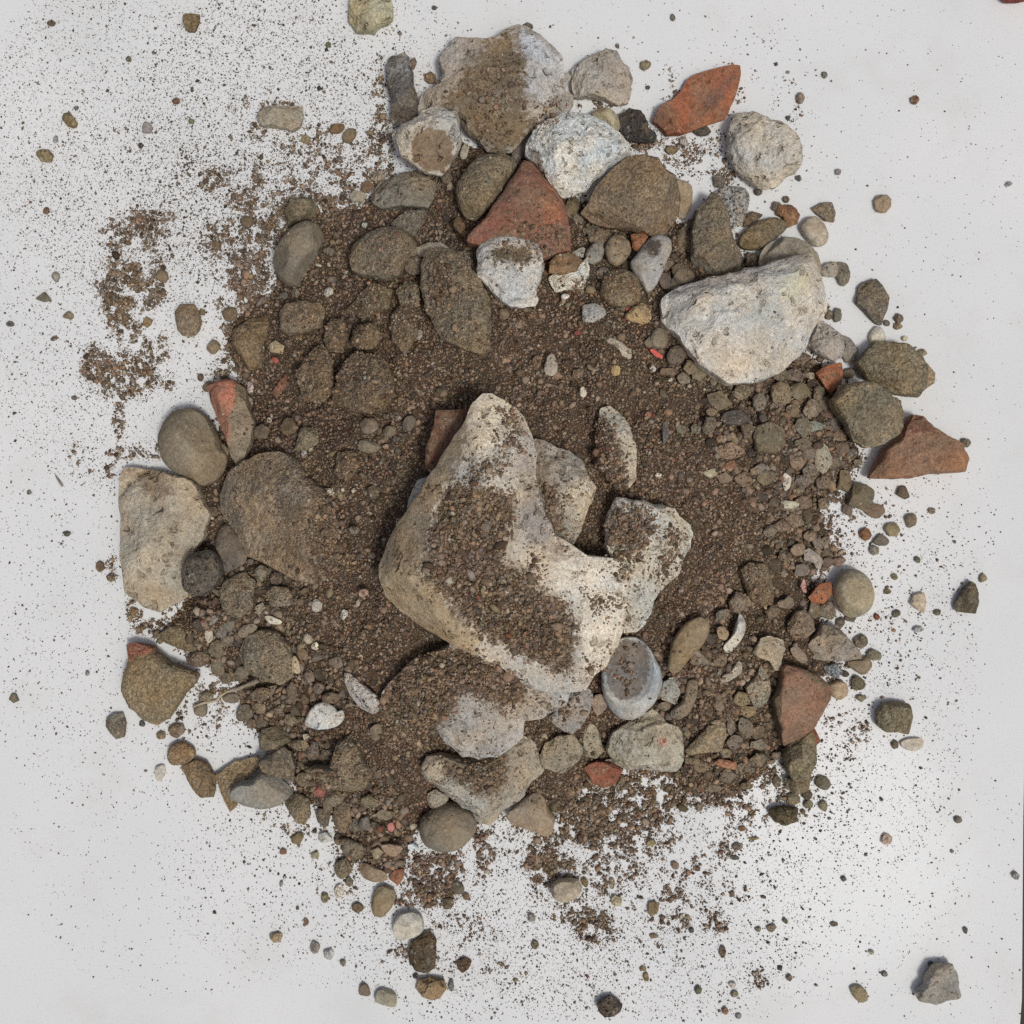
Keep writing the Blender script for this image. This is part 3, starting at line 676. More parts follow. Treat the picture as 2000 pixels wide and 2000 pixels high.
S('D', "1020,710 1080,640 1160,610 1210,700 1160,760 1080,740", (172,145,104), 'golden layered flake of shell left of the large white-grey boulder', 'the golden flake', 'smooth', 'shell_fragment', cat='shell', rough=.2, t=30)
S('D', "1020,640 1060,630 1080,655 1040,670", (190,80,70), 'tiny red chip beside the golden flake', None, 'brick', 'brick_fragment')
S('D', "525,1010 545,945 580,930 610,990 610,1050 570,1085 525,1060", (156,145,128), 'upright pale pebble on bare soil above the big wedge-shaped boulder', 'the upright pale pebble', 'smooth', 'pebble', lift=1.5, g=.12)
S('D', "1185,910 1210,905 1270,945 1270,970 1220,955", (222,92,86), 'bright coral red sliver of plastic left of the large white-grey boulder', 'the coral red sliver', 'smooth', 'plastic_sliver', cat='plastic sliver', lift=1.5, t=10, g=.12)
S('D', "1180,850 1220,770 1290,780 1310,840 1280,910 1210,900", (122,111,92), 'brown pebble just above the coral red sliver', None, 'smooth', 'pebble')
S('D', "1290,960 1320,890 1400,880 1430,940 1380,1010 1310,1005", (100,90,81), 'dark brown pebble right of the coral red sliver', None, 'smooth', 'pebble')
S('D', "745,1180 755,1145 775,1140 795,1190 775,1215 750,1205", (196,188,172), 'small white oval pebble on bare soil, above the crescent-rimmed cream stone', None, 'smooth', 'pebble', lift=1, g=.12)
S('D', "940,1040 970,1005 1005,1020 1000,1070 960,1080", (178,146,94), 'small amber pebble below the pale curved flake', None, 'smooth', 'pebble', lift=1, g=.12)
S('D', "1265,1380 1300,1350 1310,1460 1270,1520", (90,88,90), 'dark slate splinter standing in the soil right of the crescent-rimmed cream stone', None, 'smooth', 'pebble', lift=2, g=.12, p=5)
S('C', "430,680 470,560 560,460 640,420 710,440 755,520 745,620 690,740 610,840 520,840 450,770", (118,111,98), 'smooth grey oval stone at the upper left edge of the heap', 'the smooth grey oval stone', 'smooth', t=95, floor=True, cuts=0, p=2.1, it=2, g=.3)
S('C', "500,400 530,320 620,270 690,290 710,350 670,410 560,440 520,460", (108,98,77), 'olive-brown stone just above the smooth grey oval stone', 'the olive-brown stone', 'dusty', floor=True, cuts=1, t=60)
S('C', "165,1190 190,1110 290,1040 400,1030 430,1120 400,1220 380,1330 290,1380 230,1270", (114,95,70), 'warm brown angular stone on the left edge of the heap', 'the warm brown angular stone', 'dusty', t=70, floor=True, cuts=2)
S('C', "470,1010 510,950 600,930 720,940 760,990 740,1090 640,1130 540,1150 480,1110", (120,103,80), 'light brown stone right of the warm brown angular stone', 'the light brown stone', 'dusty', cuts=2, g=.8, lift=1)
S('C', "390,1220 440,1170 500,1210 490,1260 420,1250", (172,157,126), 'small cream chip right of the warm brown angular stone', None, 'lime', 'pebble', lift=2)
S('C', "1200,860 1280,800 1350,830 1350,960 1250,1000", (108,97,80), 'soil-caked knob left of the long brown slab', None, 'dusty', g=1.3, rough=.12)
S('C', "890,980 1050,820 1190,860 1150,980 1000,1050", (102,88,68), 'dark soil-caked lump under the upper-left brown boulder', None, 'dusty', g=1.35, rough=.1)
S('C', "1170,1010 1240,940 1330,1000 1340,1150 1260,1260 1180,1180", (106,91,70), 'soil-caked stone at the left foot of the long brown slab', None, 'dusty', g=1.35, rough=.1)
S('C', "750,1180 790,1040 870,1040 900,1150 870,1250 780,1250", (108,92,70), 'soil-caked stone right of the light brown stone', None, 'dusty', g=1.3, lift=2)
S('C', "830,1560 840,1350 950,1250 1100,1270 1180,1380 1190,1520 1130,1620 950,1640", (112,96,73), 'broad soil-covered mound stone in the left middle of the heap', 'the soil-covered mound stone', 'dusty', g=1.4, lift=2, cuts=1)
S('C', "580,1400 640,1280 740,1200 800,1300 820,1500 740,1560 620,1560", (108,92,69), 'soil-covered stone left of the soil-covered mound stone', None, 'dusty', g=1.35, lift=1)
S('C', "920,1180 960,1080 1060,1060 1120,1150 1060,1230 960,1230", (104,89,68), 'soil-covered lump above the soil-covered mound stone', None, 'dusty', g=1.35, lift=2, rough=.12)
S('C', "420,1500 470,1430 520,1380 510,1470 450,1540", (140,86,66), 'reddish shard poking from the soil right of the two-tone brick shard', None, 'brick', 'brick_fragment')
S('C', "970,1690 1010,1660 1080,1665 1100,1725 1040,1770 985,1760", (120,107,92), 'light brown square pebble on soil below the soil-covered mound stone', 'the square pebble', 'smooth', 'pebble', lift=2, g=.05)
S('C', "1115,1745 1150,1705 1205,1720 1200,1770 1140,1795", (114,108,96), 'grey squarish pebble right of the square pebble', None, 'smooth', 'pebble', lift=2, g=.05)
S('C', "960,1810 1030,1790 1090,1850 1030,1885 970,1870", (122,110,91), 'olive flat pebble below the square pebble', None, 'smooth', 'pebble', lift=2, g=.05)
S('C', "1240,1700 1260,1655 1310,1645 1335,1680 1300,1750 1250,1750", (106,99,89), 'grey-brown oval pebble left of the dark brick under the boulder', None, 'smooth', 'pebble', lift=1.5, g=.05)
S('C', "560,1870 610,1730 680,1720 720,1760 700,1830 640,1870", (114,107,88), 'greenish stone just above the large half-buried brown boulder', None, 'dusty', g=.2)
S('G', "410,250 420,175 590,165 600,240 500,400 420,510 360,500 365,380", (116,71,53), 'dark red-brown brick piece half hidden under the tip of the big wedge-shaped boulder', 'the half-hidden dark brick', 'brick', 'brick_fragment', p=6, it=0, cuts=0, t=60, lift=6)
S('G', "255,740 270,650 320,540 410,515 400,600 280,770", (184,179,168), 'white stone edge sticking out under the left side of the big wedge-shaped boulder', None, 'lime', lift=8)
S('G', "200,800 205,750 230,745 225,800", (184,179,170), 'tiny white chip at the left edge of the big wedge-shaped boulder', None, 'lime', 'pebble', lift=3)
S('F', "1460,720 1480,590 1580,580 1640,640 1560,760 1490,760", (116,97,76), 'brown stone in the soil right of the large half-buried brown boulder', None, 'dusty', g=.9, lift=2)
S('F', "670,180 740,145 830,140 900,190 930,320 960,400 945,520 900,640 850,680 820,620 790,500 740,390 700,290", (136,123,103), 'two-tone brick shard, pink-orange on one side and grey crust on the other', 'the two-tone brick shard', 'brick', 'brick_fragment', t=60, p=4, lift=3, cuts=0, it=0, g=.1, faces=[("840,100 800,560", .0), ("800,540 850,150", .5)], patch=[("600,180 740,130 845,130 840,230 805,360 795,540 700,390", (190,112,88), 6)])
S('F', "625,190 650,145 690,140 690,200 650,215", (104,95,80), 'small brown pebble behind the top of the two-tone brick shard', None, 'smooth', 'pebble', floor=True)
S('F', "505,1340 540,1240 620,1205 700,1205 760,1290 755,1380 700,1460 620,1500 540,1470 510,1420", (94,90,83), 'round dark grey stone leaning on the lower corner of the large pale block', 'the round dark grey stone', 'dark', lift=14, floor=True, cuts=0, it=2, g=.12, rough=.05, t=70)
S('F', "710,1170 740,1060 800,1030 860,1110 920,1230 900,1290 830,1330 770,1350 750,1260 720,1210", (104,96,89), 'mauve-grey stone in the gap between the large pale block and the large half-buried brown boulder', 'the mauve-grey stone', 'smooth', cuts=1)
S('F', "740,1450 780,1390 900,1340 960,1400 955,1560 880,1630 800,1630 750,1560", (114,105,88), 'olive-brown block right of the round dark grey stone', 'the olive-brown block', 'dusty', cuts=3)
S('F', "1030,1470 1080,1430 1170,1440 1200,1500 1170,1560 1060,1560", (122,110,91), 'light brown block under the large half-buried brown boulder', None, 'dusty', lift=1)
S('F', "1015,1625 1050,1615 1135,1650 1120,1675 1050,1670", (200,190,164), 'cream elongated chip below the large half-buried brown boulder', 'the cream elongated chip', 'smooth', 'pebble', lift=2, g=.12)
S('F', "640,1630 750,1605 720,1660 670,1685", (140,137,128), 'small grey flat chip below the round dark grey stone', None, 'smooth', 'pebble')
S('F', "640,1710 690,1700 700,1760 670,1795 650,1770", (172,167,154), 'small white pebble below the small grey flat chip', None, 'smooth', 'pebble', lift=1)
S('F', "340,1740 430,1680 540,1680 620,1720 640,1790 590,1850 500,1830 400,1790", (106,96,75), 'olive-brown stone above the red-tipped brown stone', None, 'dusty', floor=True)
S('F', "845,1730 880,1680 950,1660 985,1690 930,1750 870,1760", (124,117,106), 'grey oval pebble above the lumpy brown stone', None, 'smooth', 'pebble', lift=1)
S('H', "160,190 220,180 330,200 350,240 430,300 540,340 615,375 590,430 520,500 470,580 420,660 350,695 250,650 180,580 130,480 135,400 165,330 180,270", (122,107,81), 'brown stone with a red tip at the lower left edge of the heap', 'the red-tipped brown stone', 'dusty', t=70, floor=True, cuts=2, g=.12, patch=[("150,170 340,190 310,240 220,260 190,310 160,270", (156,93,73), 5)])
S('H', "860,260 900,140 1000,90 1100,110 1180,200 1220,340 1190,400 1130,440 1000,400 930,370", (122,111,92), 'lumpy brown stone in the lower left of the heap', 'the lumpy brown stone', 'dusty', g=.8, cuts=1, lift=1)
S('H', "975,380 1000,330 1060,325 1110,390 1090,430 1000,420", (114,101,81), 'brown nub on the lower edge of the lumpy brown stone', None, 'dusty', lift=5)
S('H', "1170,300 1210,250 1240,300 1250,370 1220,375 1180,350", (178,168,146), 'cream angular chip right of the lumpy brown stone', None, 'smooth', 'pebble', lift=3, g=.12)
S('H', "1520,370 1560,370 1640,440 1720,500 1760,600 1700,625 1630,590 1560,510 1525,430", (186,176,163), 'white rock edge showing left of the pale half-buried slab', 'the white rock edge', 'lime', lift=3)
S('H', "1265,690 1300,610 1325,575 1360,620 1400,670 1470,640 1510,590 1525,650 1490,700 1400,725 1310,715", (184,184,178), 'thin white crescent chip lying among gravel below the white rock edge', 'the white crescent chip', 'smooth', 'pebble', t=20, lift=2, g=.12)
S('H', "800,1110 860,1050 950,1040 1000,980 1090,1000 1180,1080 1195,1130 1130,1190 1020,1220 900,1210 820,1170", (132,130,122), 'blue-grey stone at the lower left edge of the heap', 'the blue-grey edge stone', 'smooth', t=75, floor=True, lift=4, cuts=3)
S('H', "980,930 1050,850 1130,815 1190,860 1215,960 1200,1060 1100,1010 1000,980", (96,89,78), 'dark brown stone behind the blue-grey edge stone', None, 'dusty', t=70, floor=True, lift=3)
S('H', "710,1010 830,930 980,890 990,960 900,1040 830,1090 850,1200 800,1245 760,1150", (128,109,81), 'ochre stone under the left side of the blue-grey edge stone', None, 'dusty', floor=True, t=40)
S('H', "490,960 600,905 660,930 720,1030 710,1090 700,1150 620,1150 560,1080", (110,94,71), 'brown pointed stone left of the blue-grey edge stone', 'the brown pointed stone', 'dusty', floor=True, cuts=2)
S('H', "410,870 440,810 510,795 580,840 590,890 540,935 450,950 415,920", (122,101,77), 'round brown stone on the board, above the brown pointed stone', 'the round brown board stone', 'dusty', floor=True, cuts=0, it=2)
S('H', "410,720 450,685 510,690 520,740 470,780 430,760", (118,94,78), 'reddish pebble on the board below the red-tipped brown stone', None, 'dusty', 'pebble', floor=True)
S('H', "20,660 70,625 130,620 150,690 140,770 90,785 50,740 25,710", (102,96,86), 'dark grey wedge stone alone on the board at the left', 'the dark grey wedge stone', 'dusty', floor=True, cuts=3, it=0)
S('H', "330,960 390,940 400,1000 360,1060 335,1030", (182,174,160), 'pale flat chip left of the brown pointed stone', None, 'smooth', 'pebble', floor=True, t=18)
S('H', "985,800 1010,710 1100,700 1190,740 1180,800 1080,840 1000,850", (108,100,81), 'brown block above the blue-grey edge stone', None, 'dusty', floor=True, t=70)
S('H', "1270,980 1340,940 1430,960 1480,800 1560,760 1610,830 1640,900 1700,1000 1660,1080 1570,1110 1460,1090 1380,1030", (116,105,85), 'large peaked brown stone in the lower left of the heap', 'the large peaked brown stone', 'dusty', g=.95, cuts=2, t=85, faces=[("1560,760 1540,1110", .35)])
S('H', "1140,1190 1220,1120 1300,1150 1310,1260 1270,1330 1210,1290", (104,94,74), 'olive-brown stone right of the blue-grey edge stone', None, 'dusty', floor=True)
S('H', "1320,1115 1360,1080 1415,1100 1390,1150 1340,1145", (158,80,72), 'small dark red pebble below the large peaked brown stone', None, 'brick', 'brick_fragment', lift=2, g=.12)
P('H', 1815, 1335, 32, 34, (206,120,110), label='small pink pebble in the lower gravel, left of the rounded grey-brown stone', lift=4, g=.12)
S('I', "130,1320 200,1310 290,1330 250,1390 190,1395", (146,128,111), 'flat tan triangular pebble left of the rounded grey-brown stone', None, 'smooth', 'pebble', lift=3, g=.12)
P('I', 120, 1370, 44, 44, (158,128,102), label='orange-centred round pebble in the lower gravel beside the flat tan triangular pebble', lift=3, g=.12)
P('I', 345, 1335, 40, 28, (190,195,195), label='small bluish white pebble touching the rounded grey-brown stone', lift=2, g=.12)
S('I', "0,1440 60,1430 170,1490 190,1540 100,1560 20,1520", (132,113,92), 'elongated tan pebble left of the small orange-red brick bit', None, 'smooth', 'pebble', floor=True)
S('I', "185,1530 230,1475 290,1470 285,1530 250,1575", (158,92,66), 'small orange-red brick bit at the bottom tip of the heap', 'the small orange-red brick bit', 'brick', 'brick_fragment', floor=True)
S('I', "80,1700 110,1590 170,1570 240,1610 225,1700 150,1780 90,1760", (128,117,94), 'khaki stone on the board at the bottom tip of the heap', 'the khaki stone', 'smooth', floor=True, cuts=2)
S('I', "215,1800 260,1750 330,1735 400,1760 420,1840 380,1890 250,1925 220,1880", (178,171,156), 'pale flat stone on the board below the khaki stone', 'the pale flat stone', 'smooth', floor=True, t=40)
S('R', "1150,1010 1170,930 1250,870 1310,855 1365,910 1355,1120 1290,1160 1200,1140 1160,1070", (90,79,62), 'dark crumbly clod on the board, touching the pale flat stone', 'the dark crumbly clod', 'dark', floor=True, rough=.12)
S('R', "1205,1280 1230,1210 1310,1190 1420,1210 1440,1270 1390,1350 1330,1365 1250,1330", (146,126,99), 'brown and cream striped stone on the board near the bottom', 'the striped stone', 'lime', floor=True, cuts=3, patch=[("1230,1190 1440,1200 1420,1260 1320,1260 1240,1250", (116,90,66), 10)])
S('R', "770,1330 785,1250 820,1232 855,1270 870,1335", (108,98,87), 'small brown dome pebble left of the pale tan bar pebble', None, 'smooth', 'pebble', floor=True)
S('R', "890,1370 910,1300 950,1275 1060,1310 1065,1400 1040,1415 950,1390", (152,143,120), 'pale tan bar-shaped pebble on the board near the bottom', 'the pale tan bar pebble', 'smooth', 'pebble', floor=True, p=4)
S('R', "1510,1080 1570,1040 1630,1070 1600,1130 1560,1160 1525,1130", (116,82,62), 'reddish-brown clod on the board right of the dark crumbly clod', None, 'dark', floor=True)
S('G', "1610,1700 1640,1630 1700,1605 1735,1690 1710,1755 1640,1730", (166,160,146), 'small whitish block right of the bowl-shaped blue-grey stone', None, 'lime', lift=1)
S('G', "1680,1790 1750,1740 1770,1620 1830,1620 1830,1700 1790,1800 1730,1840 1690,1830", (128,115,96), 'curved brown kidney-shaped pebble right of the bowl-shaped blue-grey stone', 'the kidney-shaped pebble', 'smooth', 'pebble', lift=2, cuts=0, it=2)
S('J', "105,1000 150,900 260,830 400,760 480,830 570,860 590,920 590,1080 550,1135 440,1135 330,1120 230,1130 150,1080", (166,159,141), 'large cream block with a pink spot at the lower edge of the heap', 'the pink-spotted cream block', 'lime', t=75, p=4, cuts=2, g=.05, patch=[("440,935 490,935 490,985 445,985", (205,140,122), 3)])
S('J', "490,500 520,330 600,210 700,170 755,200 760,260 720,350 640,430 590,490 560,530 520,530", (132,115,87), 'oblong tan-brown stone right of the bowl-shaped blue-grey stone', 'the oblong tan-brown stone', 'smooth', lift=3, cuts=0, it=2, g=.1)
S('J', "835,370 900,300 930,200 950,150 985,200 985,270 940,350 880,410", (188,182,170), 'white curved shell-like chip right of the oblong tan-brown stone', 'the white curved chip', 'smooth', 'pebble', lift=2, t=24, g=.12)
S('J', "800,240 850,230 885,280 860,330 810,310", (150,128,102), 'small tan pebble beside the white curved chip', None, 'smooth', 'pebble', lift=1)
S('J', "1030,400 1080,310 1130,295 1220,320 1235,380 1210,440 1215,515 1170,515 1130,450 1060,430", (170,158,137), 'bent cream stone above the red brick wedge', 'the bent cream stone', 'lime', lift=3, g=.03)
S('J', "830,550 880,520 940,450 965,470 960,530 900,570 860,590", (168,158,143), 'curled pale flake left of the red brick wedge', None, 'smooth', 'pebble', lift=1, t=22)
S('J', "980,620 1040,560 1080,480 1130,550 1145,640 1110,730 1050,760 1010,690", (136,128,110), 'grey mottled stone left of the red brick wedge', None, 'dusty', lift=1)
S('J', "605,1020 680,940 750,860 855,835 865,930 830,1020 720,1030 630,1045", (134,117,91), 'ochre triangular stone right of the pink-spotted cream block', 'the ochre triangular stone', 'dusty', lift=2, it=0, g=.05)
S('J', "780,1095 820,1065 930,1090 930,1140 850,1125", (180,110,80), 'flat orange chip below the ochre triangular stone', None, 'brick', 'brick_fragment', lift=3, g=.12, t=16)
S('J', "1150,680 1190,600 1200,490 1230,470 1340,500 1430,540 1500,600 1500,680 1450,760 1400,860 1330,920 1220,985 1190,900 1165,780", (142,96,76), 'red-brown brick wedge at the lower right edge of the heap', 'the red brick wedge', 'brick', 'brick_fragment', t=70, lift=6, p=7, it=0, cuts=0, g=.02, faces=[("1195,480 1215,960", .9), ("1490,640 1280,490", .4)], patch=[("1130,640 1195,480 1205,700 1215,990 1150,900", (106,94,72), 5), ("1330,490 1520,600 1470,620 1380,560", (106,94,76), 5)])
S('J', "1220,1060 1240,980 1330,920 1400,900 1430,970 1420,1090 1370,1190 1290,1210 1240,1150", (118,109,86), 'olive-tan stone below the red brick wedge', 'the olive-tan stone', 'dusty', floor=True, cuts=1, t=75)
S('J', "1230,1190 1300,1190 1400,1170 1380,1260 1300,1295 1250,1260", (110,100,79), 'lower olive-tan stone under the olive-tan stone', None, 'dusty', floor=True, t=45)
S('J', "1380,890 1420,875 1460,960 1430,985 1400,930", (126,67,56), 'dark red sliver at the right side of the olive-tan stone', None, 'brick', 'brick_fragment', floor=True)
S('J', "1420,1210 1450,1170 1510,1190 1525,1240 1490,1270 1430,1245", (98,94,76), 'six-sided olive pebble right of the olive-tan stone', None, 'smooth', 'pebble', floor=True)
S('J', "1250,220 1300,140 1360,130 1410,190 1420,260 1370,310 1290,310 1250,270", (122,106,90), 'pinkish brown stone left of the pale speckled stone', None, 'dusty', lift=2)
S('J', "1360,370 1420,290 1460,220 1560,230 1640,330 1700,390 1725,440 1640,450 1500,450 1420,440", (152,140,125), 'pale speckled stone on the right edge of the heap', 'the pale speckled stone', 'mortar', cuts=2, g=.03, lift=1)
S('J', "1610,460 1720,440 1750,420 1790,480 1730,550 1660,510", (132,119,98), 'tan stone under the right tip of the pale speckled stone', None, 'smooth', floor=True)
S('J', "1260,380 1300,350 1360,400 1380,450 1350,475 1290,440", (130,118,105), 'oval brown pebble above the red brick wedge', None, 'smooth', 'pebble', lift=2)
S('K', "735,860 800,770 880,760 885,840 830,900 760,890", (172,96,66), 'bright orange brick chip left of the round pale stone', 'the right-side orange chip', 'brick', 'brick_fragment', it=0, lift=3, g=.12)
S('K', "890,780 930,700 990,675 1070,690 1130,760 1150,850 1130,930 1060,980 990,985 930,950 895,870", (156,149,129), 'round pale stone on the right edge of the heap', 'the round pale stone', 'smooth', t=70, floor=True, cuts=0, it=2, p=2.1)
S('K', "685,790 710,735 722,780 725,835 700,820", (200,138,124), 'pink sliver left of the right-side orange chip', None, 'brick', 'brick_fragment', lift=2)
S('K', "860,1410 920,1375 980,1400 990,1470 930,1510 880,1480", (174,138,112), 'peach-coloured pebble right of the red brick wedge', None, 'smooth', 'pebble', floor=True)
S('K', "820,1290 900,1265 960,1330 910,1370 850,1340", (128,134,136), 'blue-grey chip under the pale speckled stone', None, 'pepper', 'pebble', floor=True, t=25)
S('K', "1165,1590 1200,1530 1280,1515 1370,1530 1395,1610 1365,1720 1290,1700 1210,1700 1170,1660", (110,100,76), 'square dark olive stone alone on the board, right of the red brick wedge', 'the square dark olive stone', 'dusty', floor=True, p=4, t=50)
S('K', "1310,1770 1370,1740 1460,1745 1460,1800 1400,1830 1330,1810", (184,178,166), 'pale flat chip below the square dark olive stone', None, 'smooth', 'pebble', floor=True, t=16)
S('K', "1650,910 1690,830 1750,755 1780,770 1800,830 1805,900 1790,960 1720,955 1665,945", (84,78,63), 'dark pointed stone alone on the board at the right', 'the dark pointed stone', 'dusty', floor=True, cuts=3)
S('K', "1375,900 1400,840 1465,825 1475,890 1465,965 1410,930", (174,161,140), 'cream triangular chip on the board left of the dark pointed stone', None, 'smooth', 'pebble', floor=True, t=22, it=0)
S('K', "300,680 360,640 470,650 510,800 520,890 450,920 370,880 330,780", (112,96,74), 'long soil-covered stone in the right-hand gravel', 'the long soil-covered stone', 'dusty', g=.95, t=50)
S('K', "235,890 280,820 340,840 355,900 300,960 250,950", (112,98,82), 'brown stone at the foot of the long soil-covered stone', None, 'dusty', lift=1)
S('P', "1113,-80 1400,-80 1418,70 1418,140 1380,180 1300,215 1280,250 1150,240 1085,150 1100,60", (170,163,134), 'khaki-cream stone cut by the top edge of the picture', 'the khaki-cream stone', 'lime', cuts=2, t=45, p=4)
S('P', "390,870 430,810 560,800 735,800 745,880 720,960 660,990 540,960 440,960 405,920", (156,148,131), 'flat pale grey slab on the board at the upper left', 'the flat pale grey slab', 'lime', t=32, p=5, cuts=1)
S('P', "930,985 960,935 1050,930 1060,970 1020,1010 950,1010", (122,88,61), 'left one of two touching brown pebbles on the board, upper left', 'the two touching brown pebbles', 'smooth', 'pebble')
S('P', "1035,1020 1080,970 1140,970 1150,1020 1100,1090 1040,1070", (114,100,77), 'right one of two touching brown pebbles on the board, upper left', None, 'smooth', 'pebble')
S('O', "1315,820 1360,755 1470,755 1500,800 1520,880 1505,950 1450,1000 1380,990 1340,950", (126,110,89), 'brown round stone alone on the board at the left', 'the lone brown round stone', 'dusty', cuts=1)
S('O', "1550,1090 1590,1030 1640,1030 1670,1080 1610,1140", (130,118,97), 'tan pebble on the board beside the warm brown angular stone', None, 'smooth', 'pebble')
S('O', "265,710 340,655 395,725 330,735", (100,96,84), 'dark triangular pebble alone on the left side of the board', 'the dark triangular pebble', 'smooth', 'pebble', it=0)
S('O', "460,850 520,795 560,830 550,870", (124,109,85), 'tan chip beside the left soil spill', None, 'smooth', 'pebble')
S('N', "1390,110 1440,100 1505,110 1500,180 1470,240 1410,235 1385,170", (110,93,65), 'olive-brown block-shaped pebble near the top left of the board', 'the upper olive-brown pebble', 'dusty', 'pebble', t=26, p=4)
S('N', "470,900 480,855 525,845 560,890 590,940 560,970 510,955", (106,94,69), 'olive oval pebble near the left edge of the board', 'the left olive oval pebble', 'dusty', 'pebble')
S('N', "272,1165 290,1130 370,1130 405,1175 385,1225 310,1220", (128,103,76), 'warm brown pebble at the left edge, below the left olive oval pebble', 'the warm brown pebble', 'dusty', 'pebble', t=20)
P('N', 1110, 965, 45, 50, (148,138,132), label='pinkish grey round pebble in the fine dust at the upper left', short='the pinkish grey pebble')
S('M', "1110,1700 1170,1640 1190,1560 1240,1490 1330,1470 1395,1480 1430,1560 1440,1660 1460,1720 1440,1740 1340,1760 1270,1790 1200,1775 1140,1755", (148,142,132), 'grey angular stone alone in the lower right corner', 'the corner grey stone', 'lime', t=52, cuts=3, it=0, faces=[("1190,1620 1300,1500", .9)])
S('M', "615,1660 650,1640 700,1640 750,1690 755,1750 700,1775 650,1740", (136,126,101), 'tan pebble on the board left of the corner grey stone', 'the lower-right tan pebble', 'smooth', 'pebble')
S('M', "5,330 60,290 150,290 230,300 210,400 120,430 40,400", (98,86,62), 'brown clod on the board below the olive-tan stone', 'the lower-right clod', 'dark', rough=.12, t=40)
S('S', "285,720 320,660 420,635 510,650 540,710 490,780 390,815 310,790", (172,164,148), 'pale oval stone in spilled soil below the heap', 'the pale oval stone', 'smooth', t=50, cuts=0, it=2)
S('S', "640,1580 700,1540 760,1530 835,1590 820,1640 770,1670 700,1690 655,1640", (86,80,76), 'dark grey rough stone near the bottom edge of the board', 'the dark bottom-edge stone', 'dark', t=40, rough=.1)
S('Q', "335,75 345,80 400,150 395,170 380,155", (112,112,110), 'thin grey splinter lying on the board at the left', 'the thin grey splinter', 'smooth', 'splinter', cat='splinter', t=7, it=0)
S('L', "1750,-120 1960,-120 2100,-60 2050,-20 1880,8 1800,4 1760,-40", (140,62,52), 'red-brown lump cut by the top edge near the upper right corner', 'the red lump at the corner', 'brick', 'brick_fragment', t=60)
S('K', "1080,310 1130,270 1200,275 1225,320 1170,370 1110,345", (124,101,79), 'brown flat pebble among loose pebbles right of the heap', None, 'smooth', 'pebble', floor=True)
S('K', "1135,510 1190,450 1250,500 1230,535 1170,535", (102,98,90), 'grey wedge pebble among loose pebbles right of the heap', None, 'smooth', 'pebble', floor=True)

